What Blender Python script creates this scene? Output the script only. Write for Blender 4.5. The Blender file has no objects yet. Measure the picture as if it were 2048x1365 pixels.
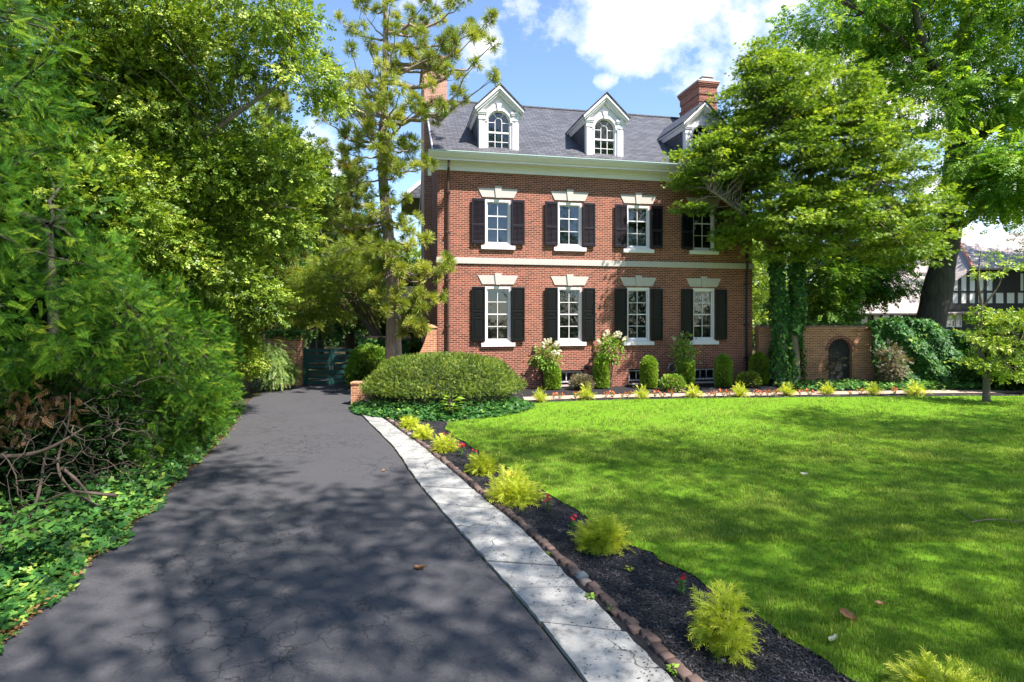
import bpy, math, random
import numpy as np
from mathutils import Vector
from mathutils.geometry import tessellate_polygon
R = math.radians
S = bpy.context.scene
C = S.collection
rng = np.random.default_rng(7)
random.seed(7)

# ------------------------------------------------------------------ camera
H, HY, F = 2.6, 636.0, 1138.0
cd = bpy.data.cameras.new('camera'); cam = bpy.data.objects.new('camera', cd); C.objects.link(cam)
cam.location = (0, 0, H); cam.rotation_euler = (R(90), 0, 0)
cd.lens = 36 * F / 2048; cd.sensor_width = 36; cd.shift_y = -(682.5 - HY) / 2048
cd.clip_start = .05; cd.clip_end = 2000
S.camera = cam

# ------------------------------------------------------------------ light
SUN_EL, SUN_DIR = 56.0, (0.78, -0.62)
sd = bpy.data.lights.new('sun', 'SUN'); sd.energy = 5.0; sd.angle = R(.55); sd.color = (1, .93, .86)
so = bpy.data.objects.new('sun', sd); C.objects.link(so)
_l = math.hypot(*SUN_DIR)
tosun = Vector((SUN_DIR[0] / _l * math.cos(R(SUN_EL)), SUN_DIR[1] / _l * math.cos(R(SUN_EL)), math.sin(R(SUN_EL))))
so.rotation_euler = tosun.to_track_quat('Z', 'Y').to_euler(); so.location = (20, -20, 40)
S.view_settings.view_transform = 'Standard'; S.view_settings.look = 'None'
S.view_settings.exposure = 1.38; S.view_settings.gamma = 1
S.cycles.max_bounces = 7; S.cycles.transparent_max_bounces = 8
S.cycles.diffuse_bounces = 3; S.cycles.glossy_bounces = 2; S.cycles.transmission_bounces = 3

# ------------------------------------------------------------------ node helper
class NT:
    def __init__(s, tree): s.t = tree; s.n = tree.nodes; s.l = tree.links
    def add(s, kind, ins=None, **kw):
        nd = s.n.new(kind)
        for k, v in kw.items(): setattr(nd, k, v)
        for k, v in (ins or {}).items():
            sock = nd.inputs[k]
            if isinstance(v, bpy.types.NodeSocket): s.l.new(v, sock)
            elif isinstance(v, bpy.types.Node): s.l.new(v.outputs[0], sock)
            else:
                if hasattr(sock.default_value, '__len__') and not hasattr(v, '__len__'): v = (v, v, v)
                if sock.type == 'RGBA' and len(v) == 3: v = (*v, 1)
                sock.default_value = v
        return nd
    def math(s, op, a, b=0.0, c=None, clamp=False):
        ins = {0: a, 1: b}
        if c is not None: ins[2] = c
        return s.add('ShaderNodeMath', ins, operation=op, use_clamp=clamp).outputs[0]
    def mix(s, f, a, b, mode='MIX'):
        nd = s.add('ShaderNodeMix', None, data_type='RGBA', blend_type=mode)
        for sock, v in ((nd.inputs[0], f), (nd.inputs[6], a), (nd.inputs[7], b)):
            if isinstance(v, bpy.types.NodeSocket): s.l.new(v, sock)
            else:
                if hasattr(v, '__len__') and len(v) == 3: v = (*v, 1)
                sock.default_value = v
        return nd.outputs[2]
    def ramp(s, f, stops, interp='LINEAR'):
        nd = s.add('ShaderNodeValToRGB', {0: f}); cr = nd.color_ramp; cr.interpolation = interp
        while len(cr.elements) < len(stops): cr.elements.new(.5)
        for e, (p, c) in zip(cr.elements, stops):
            e.position = p; e.color = (*c, 1) if hasattr(c, '__len__') else (c, c, c, 1)
        return nd.outputs[0]
    def noise(s, vec, scale, detail=4, rough=.55, out=0):
        return s.add('ShaderNodeTexNoise', {'Vector': vec, 'Scale': scale, 'Detail': detail, 'Roughness': rough}).outputs[out]

# ------------------------------------------------------------------ sky with clouds
W = bpy.data.worlds.new('World'); S.world = W; W.use_nodes = True
W.node_tree.nodes.clear(); w = NT(W.node_tree)
sky = w.add('ShaderNodeTexSky', sky_type='NISHITA', sun_disc=False, sun_elevation=R(SUN_EL),
            sun_rotation=math.atan2(SUN_DIR[0], SUN_DIR[1]), air_density=1.0, dust_density=.3, ozone_density=3.5, altitude=50)
tc = w.add('ShaderNodeTexCoord').outputs['Generated']
sep = w.add('ShaderNodeSeparateXYZ', {0: tc})
yy = w.math('ABSOLUTE', sep.outputs[1]); yy = w.math('MAXIMUM', yy, .05)
uu = w.math('DIVIDE', sep.outputs[0], yy); vv = w.math('DIVIDE', sep.outputs[2], yy)
uv = w.add('ShaderNodeCombineXYZ', {0: uu, 1: vv, 2: 0.0}).outputs[0]
big = w.noise(uv, 7.0, 9, .6); 
acc = None
for (u, v, ru, rv, a) in ((.27, .53, .26, .10, 1.0), (.35, .45, .09, .10, .75), (.42, .40, .12, .14, .5), (.68, .42, .22, .16, .95), (-.06, .47, .06, .06, .8),
                          (.16, .415, .035, .02, .62), (-.36, .30, .2, .1, .5), (-.15, .58, .1, .05, .6), (.9, .2, .4, .14, .7), (.30, .27, .14, .07, .35)):
    du = w.math('DIVIDE', w.math('SUBTRACT', uu, u), ru); dv = w.math('DIVIDE', w.math('SUBTRACT', vv, v), rv)
    d = w.math('ADD', w.math('MULTIPLY', du, du), w.math('MULTIPLY', dv, dv))
    g = w.math('MULTIPLY', w.math('POWER', 2.718, w.math('MULTIPLY', d, -1.0)), a)
    acc = g if acc is None else w.math('MAXIMUM', acc, g)
m = w.math('ADD', w.math('MULTIPLY', w.math('SUBTRACT', big, .5), 1.9), acc)
m = w.ramp(m, [(.36, 0.0), (.54, .4), (.74, 1.0)], 'EASE')
shade = w.noise(uv, 14.0, 6, .6)
ccol = w.ramp(shade, [(.35, (.80, .86, .97)), (.6, (1, 1, 1))])
bg1 = w.add('ShaderNodeBackground', {0: sky.outputs[0], 1: .118})
bg2 = w.add('ShaderNodeBackground', {0: ccol, 1: .60})
mx = w.add('ShaderNodeMixShader', {0: m, 1: bg1, 2: bg2})
w.add('ShaderNodeOutputWorld', {0: mx.outputs[0]})

# ------------------------------------------------------------------ materials
def newmat(name):
    m_ = bpy.data.materials.new(name); m_.use_nodes = True; m_.node_tree.nodes.clear()
    return m_, NT(m_.node_tree)
def finish(nt, sh, disp=None): nt.add('ShaderNodeOutputMaterial', {0: sh.outputs[0] if isinstance(sh, bpy.types.Node) else sh})
def plain(name, col, rough=.6, var=.15, scale=6.0, bump=.0, bscale=40, spec=.4, metal=0, coords='Object'):
    m_, n = newmat(name)
    tcv = n.add('ShaderNodeTexCoord').outputs[coords]
    f = n.noise(tcv, scale, 5, .6)
    c = n.mix(f, tuple(x * (1 - var) for x in col), tuple(min(1, x * (1 + var)) for x in col))
    ins = {'Base Color': c, 'Roughness': rough, 'Specular IOR Level': spec, 'Metallic': metal}
    if bump: ins['Normal'] = n.add('ShaderNodeBump', {'Height': n.noise(tcv, bscale, 5, .6), 'Strength': bump, 'Distance': .01}).outputs[0]
    finish(n, n.add('ShaderNodeBsdfPrincipled', ins)); return m_
def foliage(name, stops, trans=.4, rough=.45, spec=.35, tscale=1.25):
    m_, n = newmat(name)
    a = n.add('ShaderNodeAttribute', attribute_name='tint').outputs['Fac']
    col = n.ramp(a, stops)
    p = n.add('ShaderNodeBsdfPrincipled', {'Base Color': col, 'Roughness': rough, 'Specular IOR Level': spec})
    tcol = n.mix(1.0, col, (tscale * 1.05, tscale, tscale * .35), 'MULTIPLY')
    t = n.add('ShaderNodeBsdfTranslucent', {0: tcol})
    finish(n, n.add('ShaderNodeMixShader', {0: trans, 1: p.outputs[0], 2: t.outputs[0]})); return m_
def brick(name, c1, c2, mortar, dark=.55, weather=.35, bw=.203, bh=.0677):
    m_, n = newmat(name)
    uvn = n.add('ShaderNodeUVMap', uv_map='UV').outputs[0]
    b = n.add('ShaderNodeTexBrick', {'Vector': uvn, 'Color1': c1, 'Color2': c2, 'Mortar': mortar, 'Scale': 1.0, 'Mortar Size': .0095,
              'Mortar Smooth': .3, 'Bias': .0, 'Brick Width': bw, 'Row Height': bh})
    b2 = n.add('ShaderNodeTexBrick', {'Vector': uvn, 'Color1': (1, 1, 1), 'Color2': (dark,) * 3, 'Mortar': (1, 1, 1), 'Scale': 1.0, 'Mortar Size': .0075,
              'Bias': .15, 'Brick Width': bw, 'Row Height': bh})
    b2.offset_frequency = 2; b.offset_frequency = 2
    fine = n.noise(uvn, 23, 4, .7); bigf = n.noise(uvn, .9, 5, .6)
    c = n.mix(.9, b.outputs[0], b2.outputs[0], 'MULTIPLY')
    c = n.mix(n.math('MULTIPLY', n.ramp(fine, [(.35, 0.0), (.7, 1.0)]), .45), c, (c1[0] * 1.15, c1[1] * 1.25, c1[2] * 1.2))
    c = n.mix(n.math('MULTIPLY', n.ramp(bigf, [(.4, 0.0), (.75, 1.0)]), weather), c, (.33, .13, .075))
    c = n.mix(n.math('MULTIPLY', b.outputs[1], .85), c, mortar)
    h = n.math('SUBTRACT', n.math('MULTIPLY', fine, .3), b.outputs[1])
    bp = n.add('ShaderNodeBump', {'Height': h, 'Strength': .5, 'Distance': .008}).outputs[0]
    finish(n, n.add('ShaderNodeBsdfPrincipled', {'Base Color': c, 'Roughness': .88, 'Specular IOR Level': .2, 'Normal': bp})); return m_
def slate(name, c1, c2, gap, bw=.3, bh=.17, var=.4):
    m_, n = newmat(name)
    uvn = n.add('ShaderNodeUVMap', uv_map='UV').outputs[0]
    b = n.add('ShaderNodeTexBrick', {'Vector': uvn, 'Color1': c1, 'Color2': c2, 'Mortar': gap, 'Scale': 1.0, 'Mortar Size': .013,
              'Mortar Smooth': .2, 'Bias': .1, 'Brick Width': bw, 'Row Height': bh})
    f = n.noise(uvn, 5, 6, .7); f2 = n.noise(uvn, 40, 3, .6)
    c = n.mix(n.ramp(f, [(.35, 0.0), (.7, var)]), b.outputs[0], tuple(min(1, x * 1.9) for x in c1))
    c = n.mix(n.math('MULTIPLY', f2, .3), c, gap)
    sx = n.add('ShaderNodeSeparateXYZ', {0: uvn}).outputs[1]
    saw = n.math('FRACT', n.math('DIVIDE', sx, bh))
    h = n.math('SUBTRACT', n.math('ADD', n.math('MULTIPLY', saw, -.6), n.math('MULTIPLY', f, .5)), n.math('MULTIPLY', b.outputs[1], .6))
    bp = n.add('ShaderNodeBump', {'Height': h, 'Strength': .8, 'Distance': .02}).outputs[0]
    finish(n, n.add('ShaderNodeBsdfPrincipled', {'Base Color': c, 'Roughness': .6, 'Specular IOR Level': .45, 'Normal': bp})); return m_
def glass(name, tint=(.55, .6, .65), refl=.035):
    m_, n = newmat(name)
    tcv = n.add('ShaderNodeTexCoord').outputs['Object']
    bp = n.add('ShaderNodeBump', {'Height': n.noise(tcv, 2.2, 2, .5), 'Strength': .25, 'Distance': .03}).outputs[0]
    fr = n.add('ShaderNodeFresnel', {'IOR': 1.6}).outputs[0]
    g = n.add('ShaderNodeBsdfGlossy', {'Color': (.9, .95, 1), 'Roughness': .02, 'Normal': bp})
    t = n.add('ShaderNodeBsdfTransparent', {0: tint})
    finish(n, n.add('ShaderNodeMixShader', {0: n.math('ADD', fr, refl, clamp=True), 1: t.outputs[0], 2: g.outputs[0]})); return m_
def bark(name, c1, c2, sz=1.0, st=.9):
    m_, n = newmat(name)
    o = n.add('ShaderNodeTexCoord').outputs['Object']
    mp = n.add('ShaderNodeMapping', {'Vector': o, 'Scale': (14 / sz, 14 / sz, 2.2 / sz)}).outputs[0]
    f = n.noise(mp, 1.0, 7, .7); f2 = n.noise(o, 3, 4, .6)
    c = n.mix(n.ramp(f, [(.35, 0.0), (.65, 1.0)]), c1, c2); c = n.mix(n.math('MULTIPLY', f2, .35), c, (.16, .17, .12))
    bp = n.add('ShaderNodeBump', {'Height': f, 'Strength': st, 'Distance': .03 * sz}).outputs[0]
    finish(n, n.add('ShaderNodeBsdfPrincipled', {'Base Color': c, 'Roughness': .9, 'Specular IOR Level': .15, 'Normal': bp})); return m_

M = {}
M['brick'] = brick('brick', (.31, .072, .040), (.165, .034, .024), (.42, .285, .225), dark=.28, weather=.3)
M['brick_chimney'] = brick('brick_chimney', (.55, .27, .19), (.42, .18, .13), (.50, .40, .33), weather=.6)
M['brick_garden'] = brick('brick_garden', (.58, .23, .11), (.38, .12, .065), (.60, .44, .31), dark=.5, weather=.6)
M['slate'] = slate('slate', (.042, .043, .052), (.105, .107, .122), (.010, .010, .013), bw=.34, bh=.19, var=.3)
M['shingle'] = slate('shingle', (.30, .25, .23), (.40, .35, .32), (.12, .1, .09), bw=.2, bh=.14, var=.5)
M['white'] = plain('white_paint', (.74, .70, .72), .45, .04, 3)
M['offwhite'] = plain('cream_stucco', (.72, .70, .66), .8, .06, 3, .2, 30)
M['stone'] = plain('limestone', (.47, .43, .40), .8, .12, 5, .25, 60)
M['black'] = plain('black_paint', (.0045, .0043, .0047), .4, .2, 4, spec=.25)
M['aubergine'] = plain('dark_plum_paint', (.014, .010, .017), .42, .2, 4, spec=.3)
M['timber'] = plain('black_timber', (.02, .017, .018), .6, .4, 8, .3, 30)
M['olddoor'] = plain('weathered_black_door', (.022, .022, .026), .7, .6, 6, .4, 30)
M['iron'] = plain('wrought_iron', (.02, .02, .022), .5, .2, 8)
M['copper'] = plain('brown_copper', (.085, .05, .04), .45, .3, 6, metal=.3)
M['verdigris'] = plain('pale_green_flashing', (.38, .50, .46), .6, .2, 5)
M['gate'] = plain('dark_green_paint', (.018, .075, .072), .5, .25, 5, .2, 30)
M['glass'] = glass('window_glass')
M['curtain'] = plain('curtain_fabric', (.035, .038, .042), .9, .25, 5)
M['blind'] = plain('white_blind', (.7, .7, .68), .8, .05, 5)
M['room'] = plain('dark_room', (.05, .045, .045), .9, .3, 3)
M['steel'] = plain('galvanised_steel', (.45, .47, .48), .4, .2, 8, metal=.8)
M['bark'] = bark('bark_brown', (.055, .042, .034), (.17, .135, .11))
M['bark_dark'] = bark('bark_dark', (.022, .018, .016), (.085, .07, .06), 1.6, 1.0)
M['bark_pale'] = bark('bark_pale', (.16, .12, .095), (.36, .29, .23))
M['bark_pine'] = bark('bark_pine', (.20, .14, .11), (.48, .37, .30))
M['twig'] = plain('twig_bark', (.09, .068, .05), .9, .4, 8)
M['twig_grey'] = plain('grey_twig_bark', (.16, .13, .105), .9, .35, 8, .3, 30)
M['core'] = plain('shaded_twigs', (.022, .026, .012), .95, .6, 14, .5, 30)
M['leaf_holly'] = foliage('leaf_holly', [(0, (.035, .075, .012)), (.45, (.14, .245, .03)), (.8, (.27, .40, .05)), (1, (.52, .6, .11))], .4)
M['leaf_locust'] = foliage('leaf_locust', [(0, (.03, .08, .012)), (.5, (.09, .22, .025)), (.8, (.20, .37, .04)), (1, (.42, .58, .08))], .45)
M['leaf_broad'] = foliage('leaf_broad', [(0, (.035, .075, .012)), (.45, (.16, .27, .028)), (.8, (.34, .47, .055)), (1, (.56, .64, .14))], .3)
M['leaf_dark'] = foliage('leaf_dark', [(0, (.012, .04, .009)), (.5, (.055, .14, .025)), (1, (.13, .26, .04))], .35)
M['yew'] = foliage('yew_needles', [(0, (.010, .036, .005)), (.4, (.040, .13, .010)), (.75, (.13, .28, .018)), (1, (.40, .50, .04))], .25, .55, .12)
M['pine'] = foliage('pine_needles', [(0, (.20, .10, .02)), (.16, (.30, .24, .03)), (.3, (.07, .14, .02)), (.6, (.25, .33, .045)), (1, (.46, .48, .08))], .25)
M['ivy'] = foliage('ivy_leaf', [(0, (.018, .06, .018)), (.5, (.045, .15, .03)), (.85, (.13, .28, .045)), (1, (.34, .46, .08))], .25, .5, .25)
M['box'] = foliage('box_leaf', [(0, (.06, .15, .016)), (.5, (.16, .31, .035)), (1, (.36, .50, .07))], .3, .45, .3)
M['bush'] = foliage('clipped_yew', [(0, (.04, .08, .014)), (.5, (.13, .22, .028)), (1, (.38, .44, .06))], .3)
M['cypress'] = foliage('thread_cypress', [(0, (.16, .24, .02)), (.4, (.38, .49, .035)), (.8, (.60, .66, .06)), (1, (.74, .74, .12))], .35)
M['flowerleaf'] = foliage('flower_leaves', [(0, (.03, .10, .02)), (1, (.14, .30, .05))], .35)
M['red'] = foliage('red_petals', [(0, (.5, .01, .02)), (1, (.8, .03, .07))], .3)
M['orange'] = foliage('orange_petals', [(0, (.70, .10, .03)), (1, (.85, .30, .15))], .3)
M['whitepetal'] = foliage('white_petals', [(0, (.62, .60, .42)), (1, (.85, .83, .72))], .35, tscale=.9)
M['pinkpetal'] = foliage('pink_petals', [(0, (.50, .22, .18)), (1, (.70, .50, .42))], .35, tscale=.9)
M['purpleleaf'] = foliage('dusty_leaves', [(0, (.07, .065, .045)), (.6, (.22, .19, .13)), (1, (.38, .35, .24))], .3)
M['maple'] = foliage('maple_leaves', [(0, (.07, .11, .015)), (.5, (.20, .28, .03)), (1, (.42, .50, .07))], .45)
M['deadleaf'] = foliage('dead_leaves', [(0, (.16, .07, .03)), (1, (.45, .24, .11))], .2)
M['weep'] = foliage('weeping_leaves', [(0, (.05, .11, .02)), (.5, (.14, .26, .05)), (1, (.34, .45, .14))], .4)
M['grass'] = foliage('grass_blade', [(0, (.09, .17, .02)), (.5, (.21, .32, .045)), (.85, (.36, .45, .08)), (1, (.54, .56, .17))], .35, .55, .2)

# ------------------------------------------------------------------ objects
def tag(o, label=None, cat=None, group=None, kind=None):
    for k, v in (('label', label), ('category', cat), ('group', group), ('kind', kind)):
        if v: o[k] = v
    return o
def thing(name, label, cat, loc=(0, 0, 0), rz=0, group=None):
    o = bpy.data.objects.new(name, None); C.objects.link(o); o.empty_display_size = .2
    o.location = loc; o.rotation_euler = (0, 0, rz)
    return tag(o, label, cat, group)
def copy_tree(o, parent=None):
    c = o.copy(); C.objects.link(c); c.parent = parent
    for ch in o.children: copy_tree(ch, c)
    return c
def rawmesh(name, groups, m, parent=None, tint=None, smooth=False, uv=True):
    """groups: list of (verts Nx3, faces KxS)"""
    V = np.concatenate([np.asarray(g[0], dtype=np.float32).reshape(-1, 3) for g in groups])
    off = 0; idx = []; sizes = []
    for g in groups:
        f = np.asarray(g[1], dtype=np.int32)
        idx.append((f + off).ravel()); sizes.append(np.full(len(f), f.shape[1], dtype=np.int32)); off += len(np.asarray(g[0]).reshape(-1, 3))
    idx = np.concatenate(idx); sizes = np.concatenate(sizes)
    me = bpy.data.meshes.new(name)
    me.vertices.add(len(V)); me.vertices.foreach_set('co', V.ravel())
    me.loops.add(len(idx)); me.loops.foreach_set('vertex_index', idx)
    me.polygons.add(len(sizes)); st = np.concatenate([[0], np.cumsum(sizes)[:-1]]).astype(np.int32)
    me.polygons.foreach_set('loop_start', st)
    try: me.polygons.foreach_set('loop_total', sizes)
    except Exception: pass
    me.update(calc_edges=True)
    if tint is not None:
        at = me.attributes.new('tint', 'FLOAT', 'POINT'); at.data.foreach_set('value', np.clip(tint, 0, 1).astype(np.float32))
    elif uv:
        tanuv(me)
    if smooth: me.polygons.foreach_set('use_smooth', np.ones(len(sizes), dtype=bool))
    me.materials.append(m)
    o = bpy.data.objects.new(name, me); C.objects.link(o); o.parent = parent
    return o
def tanuv(me):
    n = len(me.polygons)
    nr = np.empty(n * 3, dtype=np.float32); me.polygons.foreach_get('normal', nr); nr = nr.reshape(-1, 3)
    tot = np.empty(n, dtype=np.int32); me.polygons.foreach_get('loop_total', tot)
    li = np.empty(len(me.loops), dtype=np.int32); me.loops.foreach_get('vertex_index', li)
    co = np.empty(len(me.vertices) * 3, dtype=np.float32); me.vertices.foreach_get('co', co); co = co.reshape(-1, 3)
    N_ = np.repeat(nr, tot, axis=0)
    U = np.stack([-N_[:, 1], N_[:, 0], np.zeros(len(N_))], 1); l = np.linalg.norm(U, axis=1)
    flat = l < .05; U[flat] = (1, 0, 0); U[~flat] /= l[~flat][:, None]
    Vv = np.cross(N_, U); P = co[li]
    uvv = np.stack([(P * U).sum(1), (P * Vv).sum(1)], 1)
    lay = me.uv_layers.new(name='UV'); lay.data.foreach_set('uv', uvv.astype(np.float32).ravel())

class MB:
    def __init__(s): s.v = []; s.f = []
    def quad(s, *p):
        b = len(s.v); s.v += [tuple(q) for q in p]; s.f.append(tuple(range(b, b + len(p))))
    def box(s, x0, x1, y0, y1, z0, z1):
        x0, x1 = min(x0, x1), max(x0, x1); y0, y1 = min(y0, y1), max(y0, y1); z0, z1 = min(z0, z1), max(z0, z1)
        b = len(s.v)
        s.v += [(x0, y0, z0), (x1, y0, z0), (x1, y1, z0), (x0, y1, z0), (x0, y0, z1), (x1, y0, z1), (x1, y1, z1), (x0, y1, z1)]
        s.f += [tuple(b + i for i in q) for q in ((0, 3, 2, 1), (4, 5, 6, 7), (0, 1, 5, 4), (1, 2, 6, 5), (2, 3, 7, 6), (3, 0, 4, 7))]
    def prism(s, poly, a, d):
        """poly: list of 3D points, extruded by vector d"""
        b = len(s.v); n = len(poly); d = Vector(d)
        s.v += [tuple(Vector(p)) for p in poly] + [tuple(Vector(p) + d) for p in poly]
        s.f.append(tuple(b + i for i in range(n))[::-1]); s.f.append(tuple(b + n + i for i in range(n)))
        for i in range(n):
            j = (i + 1) % n; s.f.append((b + i, b + j, b + n + j, b + n + i))
    def plate(s, outer, hole, y0, y1):
        """outline in (x,z) with optional hole, thickness y0..y1"""
        loops = [outer] + ([hole] if hole else [])
        pts = [p for l in loops for p in l]
        tr = tessellate_polygon([[Vector((p[0], p[1], 0)) for p in l] for l in loops])
        b = len(s.v); n = len(pts)
        s.v += [(p[0], y0, p[1]) for p in pts] + [(p[0], y1, p[1]) for p in pts]
        for t in tr:
            a, bb, c = (pts[i] for i in t)
            ccw = (bb[0] - a[0]) * (c[1] - a[1]) - (bb[1] - a[1]) * (c[0] - a[0]) > 0
            t = tuple(t) if ccw else tuple(t)[::-1]
            s.f.append(tuple(b + i for i in t)); s.f.append(tuple(b + n + i for i in t)[::-1])
        k = 0
        for li, l in enumerate(loops):
            m_ = len(l); area = sum(l[i][0] * l[(i + 1) % m_][1] - l[(i + 1) % m_][0] * l[i][1] for i in range(m_))
            flip = (area > 0) == (li > 0)
            for i in range(m_):
                a = b + k + i; c = b + k + (i + 1) % m_
                q = (a, a + n, c + n, c) if not flip else (c, c + n, a + n, a)
                s.f.append(q[::-1])
            k += m_
    def tube(s, pts, rad, n=8):
        g = tube_arr(pts, rad, n); b = len(s.v)
        s.v += [tuple(p) for p in g[0]]; s.f += [tuple(b + i for i in q) for q in g[1]]
    def build(s, name, m, parent=None, smooth=False, bevel=0):
        me = bpy.data.meshes.new(name); me.from_pydata(s.v, [], s.f); me.update()
        tanuv(me); me.materials.append(m)
        if smooth: me.polygons.foreach_set('use_smooth', [True] * len(me.polygons))
        o = bpy.data.objects.new(name, me); C.objects.link(o); o.parent = parent
        if bevel:
            b = o.modifiers.new('bevel', 'BEVEL'); b.width = bevel; b.segments = 2; b.limit_method = 'ANGLE'
        return o

def nrm(a): return a / np.maximum(np.linalg.norm(a, axis=-1, keepdims=True), 1e-9)
def tube_arr(pts, rad, n=8):
    P = np.asarray(pts, dtype=float); k = len(P); rad = np.broadcast_to(np.asarray(rad, dtype=float), (k,))
    T = nrm(np.gradient(P, axis=0)); ref = np.array([0, 0, 1.]) if abs(T[0][2]) < .9 else np.array([1., 0, 0])
    X = nrm(np.cross(T, ref)); Y = np.cross(T, X)
    a = np.linspace(0, 2 * np.pi, n, endpoint=False)
    V = (P[:, None] + rad[:, None, None] * (np.cos(a)[None, :, None] * X[:, None] + np.sin(a)[None, :, None] * Y[:, None])).reshape(-1, 3)
    i = np.arange(k - 1)[:, None] * n; j = np.arange(n)[None]; j2 = (j + 1) % n
    Fc = np.stack([i + j, i + j2, i + n + j2, i + n + j], -1).reshape(-1, 4)
    return V, Fc
def curve(p0, p1, bend, k=8, wob=.0, rs=rng):
    t = np.linspace(0, 1, k)[:, None]; p0 = np.asarray(p0, float); p1 = np.asarray(p1, float)
    P = p0 + (p1 - p0) * t + np.asarray(bend, float) * (4 * t * (1 - t))
    if wob: P[1:-1] += rs.normal(0, wob, (k - 2, 3))
    return P
def inst(T, Fa, pos, fwd, up, sc):
    y = nrm(fwd); x = nrm(np.cross(y, up)); z = np.cross(x, y); sc = np.broadcast_to(sc, (len(pos),))
    V = pos[:, None] + sc[:, None, None] * (T[None, :, 0:1] * x[:, None] + T[None, :, 1:2] * y[:, None] + T[None, :, 2:3] * z[:, None])
    k = len(T); Fo = (Fa[None] + (np.arange(len(pos)) * k)[:, None, None]).reshape(-1, Fa.shape[1])
    return V.reshape(-1, 3), Fo
def scatter(name, tmpl, pos, fwd, up, sc, tint, m, parent=None, tj=.12, rs=rng):
    T, Fa, tt = tmpl
    g = inst(T, Fa, pos, fwd, up, sc)
    ti = (tint[:, None] + tt[None] ).ravel() + rs.normal(0, tj, len(pos) * len(T) // 4 + 1).repeat(4)[:len(pos) * len(T)]
    return rawmesh(name, [g], m, parent, tint=ti)
def merge_t(parts):
    V = []; Fa = []; t = []; o = 0
    for v, f, tt in parts: V.append(v); Fa.append(f + o); t.append(tt); o += len(v)
    return np.concatenate(V), np.concatenate(Fa), np.concatenate(t)
def leafq(l=1., w_=.5, fold=.08, base=(0, 0, 0), ang=0., tilt=0., t=0.):
    """one folded diamond leaf, base at `base`, heading ang in xy, tilted up"""
    v = np.array([(0, 0, 0), (w_ / 2, .45 * l, fold * l), (0, l, 0), (-w_ / 2, .45 * l, fold * l)], float)
    c, s_ = math.cos(tilt), math.sin(tilt); v = np.stack([v[:, 0], v[:, 1] * c - v[:, 2] * s_, v[:, 1] * s_ + v[:, 2] * c], 1)
    c, s_ = math.cos(ang), math.sin(ang); v = np.stack([v[:, 0] * c + v[:, 1] * s_, -v[:, 0] * s_ + v[:, 1] * c, v[:, 2]], 1)
    return v + np.array(base), np.array([[0, 1, 2, 3]]), np.full(4, t)
def sprig(n=7, leaf=.35, lw=.2, spread=1.0, seed=1):
    r = random.Random(seed); P = []
    for i in range(n):
        t = (i + .5) / n; side = 1 if i % 2 else -1
        P.append(leafq(leaf * r.uniform(.8, 1.15), lw, .1, (0, t * .8, r.uniform(-.03, .03)), side * r.uniform(.5, 1.1) * spread, r.uniform(-.4, .5), r.uniform(-.1, .1)))
    P.append(leafq(leaf, lw, .1, (0, .75, 0), 0, 0, .1))
    return merge_t(P)
def pinnate(n=6, ll=.3, lw=.1, droop=.5):
    P = []
    for i in range(n):
        t = (i + 1) / n; z = -droop * t * t * .5
        for s_ in (-1, 1): P.append(leafq(ll * (1 - .3 * t), lw, .05, (0, t * .95, z), s_ * 1.15, -.25, 0))
    P.append(leafq(ll * .8, lw, .05, (0, .95, -droop * .5), 0, -.3, .05))
    return merge_t(P)
def needles(n=12, ll=.22, lw=.035, zt=.12):
    """flat yew spray"""
    P = [leafq(1, .022, 0, (0, 0, 0), 0, 0, -.35)]
    for i in range(n):
        t = .1 + .9 * i / n
        for s_ in (-1, 1): P.append(leafq(ll * (1.05 - .55 * t * t), lw, 0, (0, t, 0), s_ * (1.05 - .3 * t), zt, .22 * (t - .5)))
    P.append(leafq(ll * .8, lw, 0, (0, .97, 0), 0, .1, .2))
    return merge_t(P)
def tuft(n=34, seed=3):
    r = random.Random(seed); P = []
    for i in range(n):
        a = r.uniform(0, 2 * math.pi); el = r.uniform(.15, 1.45); old = i < n * .1
        if old: el = r.uniform(-.1, .3)
        v = np.array([(-.03, 0, 0), (.03, 0, 0), (.024, 1, 0), (-.024, 1, 0)], float)
        d = np.array([math.cos(a) * math.cos(el), math.sin(el), math.sin(a) * math.cos(el)])
        xx = nrm(np.cross(d, [r.uniform(-1, 1), r.uniform(-1, 1), r.uniform(-1, 1)]))
        vv_ = v[:, :1] * xx + v[:, 1:2] * d * r.uniform(.8, 1.1)
        P.append((vv_, np.array([[0, 1, 2, 3]]), np.array([-.05, -.05, .08, .08]) - (.5 if old else 0)))
    return merge_t(P)
def ivyleaf():
    v = np.array([(0, 0, 0), (.42, -.1, .02), (.5, .3, .06), (.22, .42, .0), (0, 1, .02), (-.22, .42, .0), (-.5, .3, .06), (-.42, -.1, .02)], float)
    return v, np.array([[0, 1, 2, 3], [0, 3, 4, 5], [0, 5, 6, 7]]), np.zeros(8)
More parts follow.
